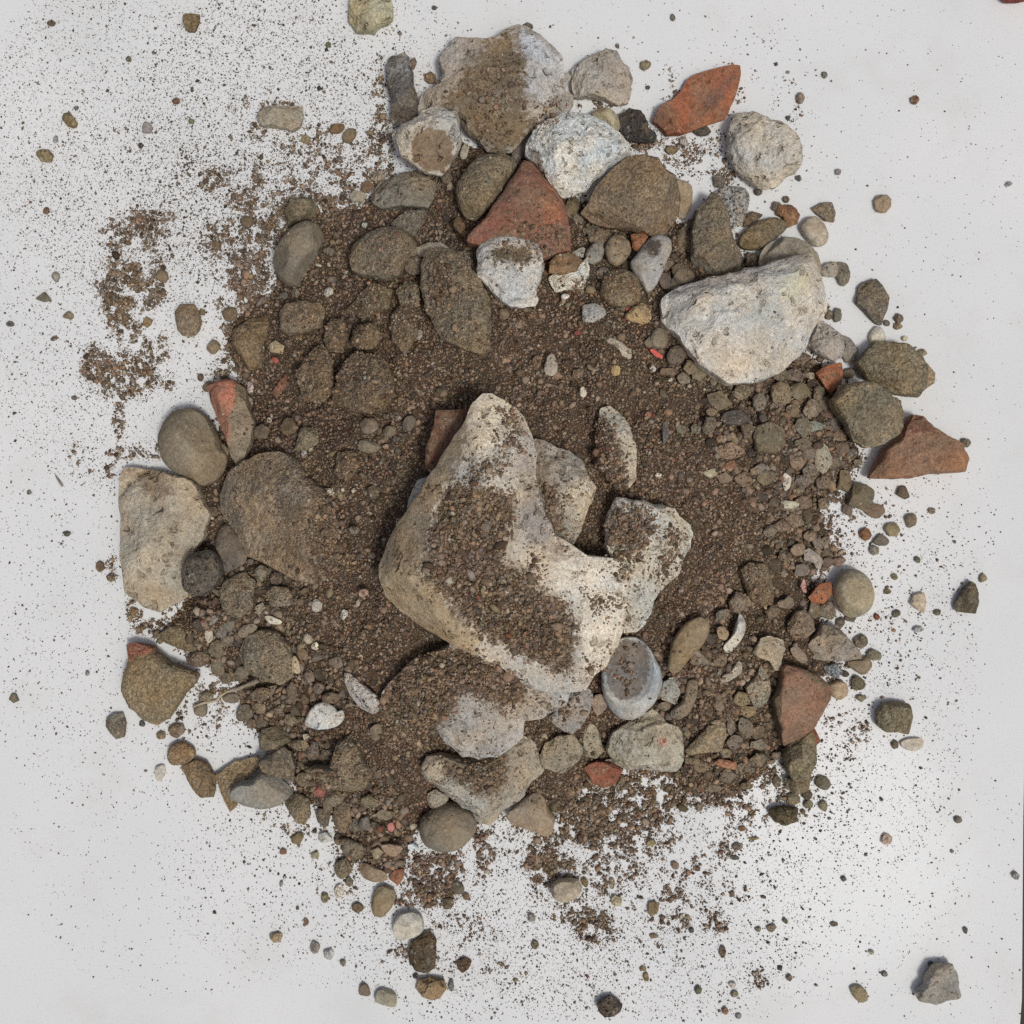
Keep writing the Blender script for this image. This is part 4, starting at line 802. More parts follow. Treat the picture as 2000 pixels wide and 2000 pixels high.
# ------------------------------------------------------------------ smaller pebbles (enlarged piece, x, y, radii, colour)
SMALL = """E 1305 715 30 30 100 92 80|E 1300 765 28 24 108 100 84|E 1232 745 22 22 104 100 90|E 920 695 30 45 94 94 84|E 865 690 30 35 110 96 80|E 1345 840 18 18 170 170 155
E 180 1230 90 65 112 100 80|E 320 1180 65 60 112 102 82|E 560 1190 75 75 122 110 88|E 680 1175 65 65 112 102 80|E 760 1280 62 60 118 108 96|E 425 1240 50 60 118 110 100|E 440 1660 60 36 120 112 106
K 125 80 52 38 168 158 130|E 960 1735 55 75 104 94 74|E 1065 1835 85 88 100 92 72|E 1330 1810 50 45 78 70 60|E 985 1915 38 42 108 94 82|E 1725 1495 32 38 104 98 86|E 1455 930 30 26 120 108 86
E 240 1550 95 55 132 108 90|E 490 1470 100 120 112 102 82|E 290 1340 115 62 84 81 80|E 830 1600 62 95 164 154 132|E 600 1740 32 62 194 188 174|E 620 1885 72 32 182 177 158|E 755 1390 90 36 144 146 130|E 870 410 66 50 164 156 142|E 955 435 52 88 108 102 90
E 700 970 60 40 110 96 84|E 560 1070 55 45 100 90 76|E 650 1070 60 45 112 98 84|E 740 1070 40 30 150 140 122|E 990 1060 50 40 104 92 78|E 800 1190 45 60 104 96 80|E 830 1250 50 50 96 84 72|E 850 1310 55 40 118 76 66
E 900 1380 55 50 86 80 74|E 700 1400 50 60 112 106 90|E 640 1290 45 40 110 98 82|E 130 1300 45 35 112 100 82|E 45 1060 60 50 118 110 90|E 140 1110 25 25 110 102 90|E 350 1420 45 60 98 88 74|E 120 1380 40 50 96 88 80
E 930 1450 50 45 108 96 82|E 1010 1560 40 35 108 100 88|E 700 1500 60 40 108 98 80|E 740 1560 50 50 114 102 88|E 680 1620 60 50 124 104 86|E 750 1680 60 60 112 102 92|E 250 1640 45 35 134 90 72|E 700 1745 55 50 110 102 96|E 830 1745 50 55 112 98 84
E 950 1530 45 40 106 92 80|E 900 1620 45 50 100 88 76|E 1050 1620 30 30 110 102 86|E 330 1730 65 50 116 98 82|E 470 1720 70 50 110 104 88|E 400 1680 30 25 128 116 100|E 210 1720 55 40 118 104 90|E 830 1880 40 40 112 100 84
K 1100 462 38 42 130 82 56|K 1262 430 48 48 142 115 84|K 1385 375 38 50 116 106 84|K 1150 560 35 32 124 118 102|K 1515 315 25 20 116 104 94|K 1290 960 28 28 90 88 76|K 1550 955 24 24 92 88 72|K 1835 738 26 30 124 116 98|K 1235 822 25 17 90 88 70
K 1280 730 22 22 106 104 84|K 1420 620 22 25 92 94 74|K 1430 1060 38 20 160 160 160|K 1070 1140 45 45 108 102 88|K 1155 1225 50 38 112 105 86|K 1050 1400 48 45 102 92 70|K 1070 1490 35 25 104 100 76|K 970 1340 30 22 66 64 60|K 1285 1785 30 28 100 92 72
K 940 1020 30 40 92 82 72|K 780 940 45 60 106 94 74|K 860 960 45 50 110 102 90|K 580 900 40 35 120 106 90|K 700 260 60 50 116 98 82|K 650 380 60 55 120 106 92|K 750 600 60 50 148 138 128|K 670 560 60 50 124 112 98|K 800 520 55 40 122 112 100
K 570 410 60 40 116 98 82|K 750 470 45 40 110 100 88|K 500 440 50 40 112 104 88|K 860 640 50 40 104 88 76|K 930 630 50 35 112 96 88|K 700 690 50 40 120 110 100|K 800 640 30 45 154 146 136|K 590 600 45 40 110 98 84|K 850 500 30 30 128 118 104
J 840 160 50 40 112 104 92|J 1020 70 90 45 112 98 80|J 930 100 55 55 108 96 82|J 700 450 70 60 108 98 84|J 830 450 50 45 118 102 82|J 960 690 60 45 122 112 86|J 890 860 30 60 116 106 92|J 980 870 50 70 108 98 84|J 1060 900 50 50 104 92 78
J 1070 980 55 45 118 110 98|J 920 960 60 50 112 104 96|J 1000 770 60 45 116 102 78|J 820 740 40 35 122 112 100|J 860 1030 40 30 118 104 84|J 1060 1080 60 60 104 94 78|J 960 1130 50 40 110 98 82|J 700 1110 60 45 108 98 80|J 640 1080 50 30 102 92 76
J 1180 1210 30 42 94 88 74|J 1180 1050 40 30 112 104 90|J 870 1180 60 40 104 92 76|J 990 1240 50 30 102 94 74|J 780 1250 70 30 118 92 72|J 60 720 60 70 140 124 110|J 20 950 70 110 146 136 114|J 480 740 50 30 110 100 88|J 130 1090 60 25 118 116 110
J 1370 1290 35 38 92 84 68|J 1380 1355 38 28 106 104 84|J 1475 1365 30 38 110 108 88|J 1290 1330 50 40 114 104 82|J 1640 190 45 30 98 88 78|J 1500 130 50 55 110 102 92|J 1420 130 40 60 106 98 82|J 1150 140 50 45 110 98 82|J 1250 90 40 45 112 102 86
F 1000 1350 45 55 126 118 100|F 1100 1380 45 40 98 86 74|F 930 1280 25 25 100 90 80|F 920 1050 1 1 90 80 70|F 1270 600 22 30 180 172 160|F 1420 840 50 25 186 178 164|F 1510 825 15 15 196 186 170|F 1580 830 18 20 190 182 166|F 1200 1225 32 28 178 172 160|F 1050 390 18 18 200 194 180
F 1690 560 65 45 122 110 92|F 1340 1810 30 28 214 204 182|F 1520 1610 25 35 196 188 170|F 1345 1555 35 40 178 172 160|F 1640 1475 32 30 186 132 112|F 1700 840 40 50 104 94 80|F 1580 1080 35 30 124 116 104|F 990 1570 45 35 150 142 122|F 1190 1530 45 30 110 100 88
F 800 1670 55 50 112 104 92|F 1300 490 70 65 116 108 88|F 700 960 30 40 104 92 80|F 750 580 55 45 112 104 84|F 930 180 25 40 180 160 150|F 920 270 30 35 130 122 112|F 1090 20 22 18 170 76 66|F 1000 460 60 50 100 88 74|F 1180 430 60 60 106 94 74
C 780 870 36 36 184 178 164|C 1340 1140 32 34 164 154 138|C 1005 450 20 20 200 194 180|C 270 430 45 40 96 84 64|C 160 1010 55 50 102 88 70|C 60 1210 45 42 118 106 86|C 440 1300 28 22 176 80 70|C 520 1190 25 25 106 94 84|C 1460 1065 14 14 214 208 196|C 780 610 40 30 116 102 84
C 980 1870 1 1 90 80 70|C 1100 140 45 35 150 142 128|C 960 270 60 40 146 138 120|C 1020 210 40 40 110 90 70|C 910 200 1 1 90 80 70|C 1320 700 70 60 100 92 82|C 1260 690 1 1 90 80 70|C 1520 150 45 40 112 100 86|C 1560 60 30 35 100 84 70|C 1600 450 40 55 118 84 60|C 570 870 30 25 110 102 90|C 500 890 25 30 116 108 98
H 370 760 30 28 108 98 76|H 650 520 55 40 122 112 94|H 620 600 50 45 112 108 96|H 720 330 50 60 108 98 80|H 880 370 50 55 108 98 84|H 780 400 45 40 106 96 80|H 810 530 55 35 112 100 80|H 1000 500 70 50 110 98 82|H 1110 600 35 30 112 100 84|H 990 590 40 40 120 110 92
H 900 620 60 55 106 96 78|H 1180 660 50 40 110 98 80|H 1300 390 40 45 128 112 96|H 1190 480 40 60 116 100 82|H 1440 530 60 45 104 92 78|H 1280 770 25 25 178 170 150|H 1720 740 50 60 122 110 90|H 1410 620 60 50 112 100 82|H 1360 460 35 45 118 104 90|H 1470 300 50 40 120 106 90
H 600 280 80 60 98 86 74|H 720 220 50 60 110 100 80|H 750 110 50 40 120 112 104|H 780 170 50 40 112 108 102|H 1260 250 40 50 112 98 80|H 1000 680 50 45 98 88 74|H 940 690 40 40 104 92 78|H 1240 820 60 40 112 100 80|H 1330 870 45 70 106 92 78|H 1390 890 40 40 104 94 78
H 1270 1040 70 60 112 104 88|H 1510 1280 60 100 112 98 78|H 1420 1200 50 45 104 96 80|H 1390 1270 50 70 96 86 74|H 1590 1330 60 50 106 98 88|H 1690 1180 70 50 116 108 86|H 1780 1260 60 40 112 102 84|H 1460 1170 60 40 116 108 94|H 1560 1460 80 60 112 102 82|H 1520 1600 60 65 108 98 78
H 1600 1490 50 60 106 96 80|H 1650 1320 45 50 98 92 84|H 1230 1405 50 42 112 102 80|H 1400 1405 45 35 180 178 168|H 1340 1515 32 25 152 146 116|H 1555 1690 25 25 104 92 74|H 1605 1845 40 38 116 90 72|H 1400 1785 24 36 116 108 78|H 1490 1740 30 50 186 178 164
R 155 890 50 42 138 124 100|R 445 965 40 46 138 130 124|R 550 1020 38 40 176 171 160|R 655 1080 25 25 100 100 90|R 205 245 28 26 136 86 68|R 1450 635 50 45 106 84 64|R 1530 520 50 65 92 86 72|R 1475 1255 25 48 106 106 104|R 1205 1185 25 20 70 66 58|R 380 775 22 28 112 92 76
R 700 470 28 40 104 96 82|R 1585 585 28 30 112 92 74|R 190 485 16 30 130 130 128|R 315 670 16 16 100 98 94
O 1525 810 28 28 124 100 74|O 1515 1305 28 30 84 78 72|O 420 545 30 38 124 124 118|O 75 900 35 25 84 84 84|O 408 1010 30 25 96 82 68|O 1115 885 38 40 122 104 76|O 1220 540 50 60 118 98 74|O 560 1455 24 18 78 74 70
N 970 447 24 22 84 86 72|N 390 175 32 23 92 70 60|N 1330 765 30 30 116 70 50|N 348 1590 25 30 114 94 78|N 1057 1100 28 22 66 66 66|N 1445 915 24 22 104 104 80|N 420 1050 20 32 136 136 136|N 575 815 22 20 110 108 106
P 760 1050 42 42 144 114 82|P 935 340 22 24 98 102 76|P 1700 580 40 44 158 116 84|P 1310 1345 55 25 158 148 132|P 1145 1480 60 40 146 136 116|P 1730 60 18 18 70 68 66|P 320 1680 50 48 98 84 64|P 90 1850 40 36 108 94 70
M 895 540 40 42 178 158 144|M 1435 390 32 30 86 84 80|M 1870 810 30 36 146 146 144|M 500 1180 30 20 90 88 84|M 570 835 22 22 80 78 76|M 1490 1225 20 28 92 90 88|M 880 1555 22 22 94 92 88|M 30 1210 42 36 118 108 96|M 195 230 50 48 110 102 80
M 780 1390 28 22 140 136 116|M 855 235 18 18 60 58 58|M 160 1585 28 28 116 96 82|M 1225 1475 24 20 80 78 76|M 1390 630 18 18 110 108 106|M 130 1150 20 28 90 86 80
S 175 1140 36 36 118 110 84|S 1065 870 50 55 128 110 80|S 790 810 45 40 158 148 120|S 755 680 25 46 116 106 90|S 150 935 34 34 126 122 118|S 1405 1480 30 30 96 94 70|S 1680 1510 32 28 112 104 80|S 1665 1445 30 25 178 168 158|S 1610 1640 26 32 148 96 74
S 1710 1680 28 24 136 136 136|S 1010 1385 25 42 118 100 66|S 990 1320 28 22 138 110 84|S 1590 1190 30 55 86 76 64|S 1825 340 60 15 138 116 74|S 1735 265 30 22 118 80 54|S 1680 485 36 18 90 90 78|S 1070 1075 40 20 112 90 74|S 1860 1025 26 24 96 96 80|S 1230 540 30 36 124 104 88|S 550 670 32 36 116 100 70
S 1415 105 30 36 120 106 90|S 1700 400 40 30 120 108 90|S 1355 1030 22 24 60 60 60|S 1050 370 40 34 132 122 84
Q 95 1495 34 30 110 103 84|Q 630 665 32 34 124 92 68|Q 893 1655 26 20 76 76 74|Q 183 197 18 18 84 84 84|Q 420 460 26 18 84 82 72|Q 695 735 30 26 104 82 66|Q 550 1335 16 18 140 140 140|Q 840 945 30 28 124 104 76
A 900 20 1 1 90 80 70|A 1065 170 34 26 100 90 80|A 480 50 15 15 80 78 76|A 1800 410 32 34 126 116 88|A 1630 290 14 20 84 80 74|A 1150 90 1 1 0 0 0|A 1820 550 14 14 66 64 62|A 1330 640 28 50 164 156 142|A 450 490 40 36 138 104 78
B 980 1145 48 48 90 84 74|B 1340 1300 34 34 86 82 78|B 1400 1255 22 22 84 80 72|B 1225 1210 28 24 84 76 70|B 1480 1120 22 26 78 78 74|B 1730 1080 22 22 140 134 132|B 1490 620 30 45 140 126 112|B 520 410 34 30 130 122 96|B 680 945 50 30 118 106 78|B 757 890 30 34 178 168 160|B 1640 470 18 20 112 110 102|B 1415 740 18 16 70 68 66|B 690 110 18 24 104 102 88
B 240 1490 80 60 116 102 82|B 190 1580 50 40 132 124 112|B 650 1660 50 50 104 94 82|B 730 1700 50 40 108 96 82|B 100 1370 60 35 112 104 92|B 60 1300 50 80 104 94 72|B 250 1720 50 40 106 96 86|B 700 1790 40 50 98 90 78|B 1190 1640 50 60 92 82 68
L 865 1540 72 72 144 126 104|L 1108 755 34 34 130 84 62|L 425 565 24 28 116 116 108|L 1820 1390 26 20 150 150 150|L 240 740 1 1 0 0 0|L 455 1640 1 1 0 0 0
D 820 160 60 34 112 106 94|D 830 200 40 40 104 96 84|D 1450 1020 60 48 124 116 98|D 1590 1110 28 28 108 100 88|D 1310 1050 60 30 114 98 82|D 1400 1090 45 45 112 104 88|D 480 985 35 40 120 98 76|D 740 1060 45 40 114 94 74|D 270 690 40 45 106 94 78|D 365 750 45 30 124 104 88|D 1320 1100 18 12 196 188 168|D 1180 1315 24 26 160 96 76|D 560 600 1 1 0 0 0|D 655 575 30 18 204 198 186|D 735 805 26 16 150 60 56|D 1390 1410 34 36 112 104 86|D 1480 1410 40 40 110 102 88|D 1200 860 50 40 112 100 84|D 1240 1700 22 14 210 204 192|D 1560 1400 45 50 106 98 84|D 1210 1030 22 25 196 186 168"""
for line in SMALL.replace('\n', '|').split('|'):
    q = line.split()
    if len(q) != 8: continue
    x, y, rx, ry, r_, g_c, b_c = [float(v) for v in q[1:]]
    if rx < 5: continue
    bright = (r_ + g_c + b_c) / 3
    red = r_ > 1.45 * b_c and r_ > 1.3 * g_c
    kd = 'brick' if red else 'lime' if bright > 138 else ('smooth' if ELLS.random() < .6 else 'dusty')
    P(q[0], x, y, rx, ry, (r_, g_c, b_c), kd, name='brick_crumb' if red and rx < 40 else 'pebble', cat='brick crumb' if red and rx < 40 else 'pebble',
      lift=0.8 if bright > 140 else 0.3, g=0.12 if bright > 140 else 0.35)

# ------------------------------------------------------------------ soil heap
def build_heap():
    n = 430
    gx, gy = np.meshgrid(np.linspace(230, 1740, n), np.linspace(250, 1790, n))
    q = np.stack([gx.ravel(), gy.ravel()], 1)
    h = heap_h(q)
    w = world_xy(q, h * 0)
    P3 = np.c_[w, np.zeros(len(w))]
    edge = np.clip(h / 0.006, 0, 1)
    lump = 0.0060 * fbm(P3 / 0.024, 4, 2) + 0.0030 * fbm(P3 / 0.007, 3, 7) + 0.0008 * fbm(P3 / 0.002, 2, 9)
    z = h + lump * edge + 0.0042 * fbm(P3 / 0.008, 4, 4) * (1 - edge) - 0.0024
    V = np.c_[w * ((HC - np.maximum(z, 0)) / HC)[:, None], z]
    idx = np.arange(n * n).reshape(n, n)
    f = np.stack([idx[:-1, :-1], idx[1:, :-1], idx[1:, 1:], idx[:-1, 1:]], -1).reshape(-1, 4)
    ok = (z[f].max(1) > 0.0003) & (h[f].min(1) > 0)
    f = f[ok]
    used = np.unique(f)
    re = np.full(n * n, -1); re[used] = np.arange(len(used))
    V[:, 2] = np.maximum(V[:, 2], 0.0001)
    c = np.tile(albedo((76, 62, 50)), (len(used), 1)) * (1 + 0.25 * fbm(V[used] / 0.012, 3, 5))[:, None]
    o = mesh_obj('soil_heap', V[used], re[f], MAT['grain'], c)
    tag(o, 'heap of dark brown crumbly soil that holds the rubble together', 'soil heap', kind='stuff')
    return o
heap = build_heap()

# ------------------------------------------------------------------ ray casting from above
def make_caster():
    bpy.context.view_layer.update()
    dg = bpy.context.evaluated_depsgraph_get()
    eye = Vector((0, 0, HC))
    def cast(px, py):
        d = Vector(((px - 1000) * PX, (1000 - py) * PX, -HC)).normalized()
        hit, loc, nor, i, ob, m = SC.ray_cast(dg, eye, d)
        return (loc, nor, ob.name) if hit else None
    return cast
cast = make_caster()

# ------------------------------------------------------------------ loose pebbles in the gravel, countable, each its own object
GREY_BROWN = [(112, 101, 84), (120, 108, 92), (104, 94, 76), (110, 98, 86), (124, 114, 100), (98, 88, 74), (116, 104, 82), (130, 116, 98), (106, 97, 90), (140, 130, 114), (118, 92, 74)]
PROTO = []
def proto_pebble(i):
    rg = np.random.default_rng(100 + i)
    nt, npz = 26, 13
    th = np.linspace(0, 2 * math.pi, nt, endpoint=False); ph = np.linspace(-math.pi / 2, math.pi / 2, npz + 2)[1:-1]
    T, Pp = np.meshgrid(th, ph)
    D = np.stack([(np.cos(Pp) * np.cos(T)).ravel(), (np.cos(Pp) * np.sin(T)).ravel(), np.sin(Pp).ravel()], 1)
    D = np.vstack([D, [[0, 0, -1], [0, 0, 1]]])
    V = D * np.array([1, rg.uniform(.5, .95), rg.uniform(.38, .75)])
    for k in range(9):
        nrm = rg.normal(size=3); nrm /= np.linalg.norm(nrm)
        lim = rg.uniform(.36, .72)
        s = V @ nrm
        V = V - np.maximum(s - lim, 0)[:, None] * nrm * 0.9
    V *= (1 + .09 * fbm(D * 2.2 + i * 3, 3, i))[:, None]
    idx = np.arange(npz * nt).reshape(npz, nt)
    a, b = idx[:-1], idx[1:]
    quads = np.stack([a, np.roll(a, -1, 1), np.roll(b, -1, 1), b], -1).reshape(-1, 4)
    t1 = np.stack([np.roll(idx[0], -1), idx[0], np.full(nt, npz * nt)], 1)
    t2 = np.stack([idx[-1], np.roll(idx[-1], -1), np.full(nt, npz * nt + 1)], 1)
    return V, quads, np.vstack([t1, t2])

GRAVEL = [([(1380, 740), (1560, 690), (1660, 850), (1650, 950), (1610, 1040), (1620, 1130), (1500, 1120), (1480, 1000), (1400, 900), (1360, 800)], 150, 9, 17),
          ([(360, 1240), (420, 1120), (560, 1120), (620, 1260), (700, 1300), (640, 1460), (780, 1520), (800, 1640), (760, 1720), (660, 1640), (600, 1530), (520, 1420), (440, 1350)], 150, 8, 15),
          ([(1280, 1260), (1480, 1240), (1530, 1330), (1480, 1500), (1340, 1530), (1250, 1470)], 60, 8, 15),
          ([(1120, 420), (1260, 440), (1320, 560), (1240, 640), (1150, 560)], 24, 7, 13),
          ([(840, 330), (900, 330), (900, 470), (780, 470)], 26, 7, 13),
          ([(700, 800), (800, 800), (760, 1000), (700, 960)], 16, 6, 12)]
gravel_rng = np.random.default_rng(21)
taken = [(it['c'][0], it['c'][1], it['size'] * 0.5) for it in ITEMS if it['size'] < 60]
n_grav = 0
for poly, cnt, r0, r1 in GRAVEL:
    poly = np.array(poly, float)
    lo, hi = poly.min(0), poly.max(0)
    made = tries = 0
    while made < cnt * 1.7 and tries < cnt * 50:
        tries += 1
        x, y = gravel_rng.uniform(lo, hi)
        if not inpoly(np.array([[x, y]]), poly)[0]: continue
        r = r0 * .62 + (r1 * 1.25 - r0 * .62) * gravel_rng.random() ** 2.2
        if any((x - a) ** 2 + (y - b) ** 2 < ((r + c) * .78) ** 2 for a, b, c in taken): continue
        hit = cast(x, y)
        if hit is None or hit[2] not in ('soil_heap',): continue
        i = n_grav % 14
        col = GREY_BROWN[gravel_rng.integers(len(GREY_BROWN))]
        if len(PROTO) <= i:
            V, q, t = proto_pebble(i)
            ob = mesh_mixed('pebble', V, q, t, MAT['smooth' if i % 2 else 'dusty'], np.ones((len(V), 3)), (0, 0, 0))
            PROTO.append(ob)
        else:
            ob = PROTO[i].copy()
            COL.objects.link(ob)
        ob.scale = (r * PX,) * 3
        ob.location = hit[0] + Vector((0, 0, r * PX * 0.28))
        ob.rotation_euler = (gravel_rng.uniform(-.5, .5), gravel_rng.uniform(-.5, .5), gravel_rng.uniform(0, 6.28))
        c3 = albedo(col) * gravel_rng.uniform(.85, 1.12)
        ob.color = (*[float(v) for v in c3], 1)
        tag(ob, None, 'pebble')
        SPRINK[ob.name] = 0.25
        ITEMS.append(dict(o=ob, c=np.array([x, y]), size=r * 1.7, col=col, label=None, short=None, auto=True))
        taken.append((x, y, r)); made += 1; n_grav += 1

# ------------------------------------------------------------------ the smallest of the pebbles become one mass of fine gravel
def merge_rest(limit):
    small = sorted([it for it in ITEMS if it['auto'] and it['o']['category'] in ('pebble',)], key=lambda k: -k['size'])
    named = sum(1 for it in ITEMS if it['o']['category'] == 'pebble' and not it['auto'])
    rest = small[max(limit - named, 0):]
    if not rest: return
    bpy.context.view_layer.update()
    Vs, Cs, Q, T, n0 = [], [], [], [], 0
    for it in rest:
        o = it['o']; me = o.data; n = len(me.vertices)
        v = np.empty(n * 3, np.float32); me.vertices.foreach_get('co', v)
        M = np.array(o.matrix_world)
        v = v.reshape(-1, 3) @ M[:3, :3].T + M[:3, 3]
        c = np.empty(n * 4, np.float32); me.color_attributes['Col'].data.foreach_get('color', c)
        c = c.reshape(-1, 4)[:, :3] * np.array(o.color[:3])
        lt = np.empty(len(me.polygons), np.int32); me.polygons.foreach_get('loop_total', lt)
        vi = np.empty(len(me.loops), np.int32); me.loops.foreach_get('vertex_index', vi)
        nq = int((lt == 4).sum())
        Q.append(vi[:nq * 4].reshape(-1, 4) + n0); T.append(vi[nq * 4:].reshape(-1, 3) + n0)
        Vs.append(v); Cs.append(c); n0 += n
    fg = mesh_mixed('fine_gravel', np.vstack(Vs), np.vstack(Q), np.vstack(T), MAT['dusty'], np.vstack(Cs), (0, 0, 0))
    tag(fg, 'smallest gravel bits mixed into the soil and scattered over the board', 'gravel', kind='stuff')
    SPRINK[fg.name] = 0.3
    gone = {id(it) for it in rest}
    for it in rest:
        bpy.data.objects.remove(it['o'])
    ITEMS[:] = [it for it in ITEMS if id(it) not in gone]
merge_rest(285)
cast = make_caster()

# ------------------------------------------------------------------ labels of the smaller pieces, from what they lie beside
ANCH = [it for it in ITEMS if it['short']]
def colour_word(c):
    r, g, b = c; m = (r + g + b) / 3
    if r > 1.45 * b and r > 1.3 * g: return 'brick-red' if m < 105 else 'orange'
    if m > 172: return 'white'
    if r - b < 14: return 'dark grey' if m < 92 else ('grey' if m < 128 else 'pale grey')
    if m > 136: return 'cream'
    if g > r * .93: return 'olive'
    return 'dark brown' if m < 92 else ('brown' if m < 112 else 'light brown')
def side(v):
    a = math.degrees(math.atan2(-v[1], v[0])) % 360
    return ['just right of', 'up and right of', 'just above', 'up and left of', 'just left of', 'down and left of', 'just below', 'down and right of'][int(((a + 22.5) % 360) // 45)]
used_labels = {it['label'] for it in ITEMS if it['label']}
grp_n = {}
for it in ITEMS:
    if it['label']: continue
    x, y = it['c']
    ds = sorted(ANCH, key=lambda k: np.hypot(*(k['c'] - it['c'])) - 0.5 * k['size'])
    onb = heap_h(it['c'])[0] < 0.001
    sz = 'tiny' if it['size'] < 13 else ('small' if it['size'] < 26 else 'fair-sized')
    noun = 'brick crumb' if it['o'].name.startswith('brick') else 'pebble'
    head = f"{sz} {colour_word(it['col'])} {noun}"
    a, b = ds[0], ds[1]
    cand = [f"{head} {side(it['c'] - k['c'])} {k['short']}" for k in ds[:3]]
    cand += [f"{head} between {a['short']} and {b['short']}", f"{head} between {a['short']} and {ds[2]['short']}"]
    cand += [f"{'flat' if q else 'rounded'} {c}" for q in (0, 1) for c in cand[:3]]
    lab = next((c for c in cand if c not in used_labels and len(c.split()) <= 16), None)
    if lab is None:
        lab = cand[0]
    used_labels.add(lab)
    it['label'] = lab
    it['o']['label'] = lab
    grp = 'loose pebbles scattered on the board' if onb else 'pebbles bedded in the soil heap'
    it['o']['group'] = grp
same = {}
for it in ITEMS: same.setdefault(it['label'], []).append(it)
for k, v in same.items():
    if len(v) > 1:
        for it in v: it['o']['group'] = 'pebbles ' + ' '.join(k.split()[-6:])

# ------------------------------------------------------------------ loose soil: every crumb a little solid
ICO_V = None
def ico():
    t = (1 + 5 ** .5) / 2
    v = np.array([(-1, t, 0), (1, t, 0), (-1, -t, 0), (1, -t, 0), (0, -1, t), (0, 1, t), (0, -1, -t), (0, 1, -t), (t, 0, -1), (t, 0, 1), (-t, 0, -1), (-t, 0, 1)], float)
    f = np.array([(0, 11, 5), (0, 5, 1), (0, 1, 7), (0, 7, 10), (0, 10, 11), (1, 5, 9), (5, 11, 4), (11, 10, 2), (10, 7, 6), (7, 1, 8), (3, 9, 4), (3, 4, 2), (3, 2, 6), (3, 6, 8), (3, 8, 9), (4, 9, 5), (2, 4, 11), (6, 2, 10), (8, 6, 7), (9, 8, 1)])
    return v / np.linalg.norm(v[0]), f
OCT_V = np.array([(1, 0, 0), (-1, 0, 0), (0, 1, 0), (0, -1, 0), (0, 0, 1), (0, 0, -1)], float)
OCT_F = np.array([(0, 2, 4), (2, 1, 4), (1, 3, 4), (3, 0, 4), (2, 0, 5), (1, 2, 5), (3, 1, 5), (0, 3, 5)])

def crumbs(name, pos, rad, col, big, label, cat='soil', squash=0.75):
    """one mesh of many small solids; pos (n,3) centres, rad (n,) metres, col (n,3)"""
    pos, rad, col = np.asarray(pos, float), np.asarray(rad, float), np.asarray(col, float)
    bv, bf = ico() if big else (OCT_V, OCT_F)
    n, k = len(pos), len(bv)
    rg = np.random.default_rng(n)
    q = rg.normal(size=(n, 4)); q /= np.linalg.norm(q, axis=1)[:, None]
    w, x, y, z = q.T
    R = np.stack([1 - 2 * (y * y + z * z), 2 * (x * y - z * w), 2 * (x * z + y * w), 2 * (x * y + z * w), 1 - 2 * (x * x + z * z), 2 * (y * z - x * w), 2 * (x * z - y * w), 2 * (y * z + x * w), 1 - 2 * (x * x + y * y)], 1).reshape(n, 3, 3)
    sc = rg.uniform(.5, 1.45, (n, 1, 3))
    loc = bv[None] * sc * rg.uniform(.68, 1.25, (n, k, 1))
    V = np.einsum('nij,nkj->nki', R, loc) * rad[:, None, None]
    V[:, :, 2] *= squash
    V = (V + pos[:, None]).reshape(-1, 3)
    V[:, 2] = np.maximum(V[:, 2], 0.00006)
    F = (bf[None] + (np.arange(n) * k)[:, None, None]).reshape(-1, 3)
    o = mesh_obj(name, V, F, MAT['grain'], np.repeat(col, k, 0), smooth=False)
    tag(o, label, cat, kind='stuff')
    return o

SOILC = np.array([(112, 95, 80), (104, 87, 72), (118, 101, 86), (96, 80, 66), (120, 102, 84), (106, 94, 82), (128, 111, 96), (88, 74, 62), (122, 96, 78), (110, 99, 90), (108, 97, 76)], float)
def soil_cols(n, rg, dark=1.0, pos=None):
    c = lin(SOILC[rg.integers(len(SOILC), size=n)]) * 1.12 * dark
    c *= rg.uniform(.48, 1.75, (n, 1)) * (1.25, 1.24, 1.22)
    c = c * .84 + c.mean(1, keepdims=True) * .16
    if pos is not None:
        tn = np.clip(.5 + 1.6 * fbm(np.asarray(pos, float) / .02, 3, 60), 0, 1)[:, None]
        c *= np.array((1.02, 1.01, .94)) * tn + np.array((1.03, .98, .97)) * (1 - tn)
    m = rg.random(n)
    c[m > .986] = lin(np.array((190, 178, 158)))
    c[(m > .981) & (m <= .986)] = lin(np.array((136, 90, 74))) 
    return np.clip(c, .01, .8)

GRID_G = np.zeros((200, 200), bool)
_gc = np.stack(np.meshgrid(np.arange(200) * 10 + 5, np.arange(200) * 10 + 5), -1).reshape(-1, 2).astype(float)
_gn = 30 * np.stack([fbm(np.c_[_gc / 60, np.zeros(len(_gc))], 3, 70), fbm(np.c_[_gc / 60, np.ones(len(_gc))], 3, 71)], 1)
for _p, *_ in GRAVEL[:3]:
    GRID_G |= inpoly(_gc + _gn, np.array(_p, float)).reshape(200, 200)
def in_gravel(x, y):
    return GRID_G[min(int(y / 10), 199), min(int(x / 10), 199)]

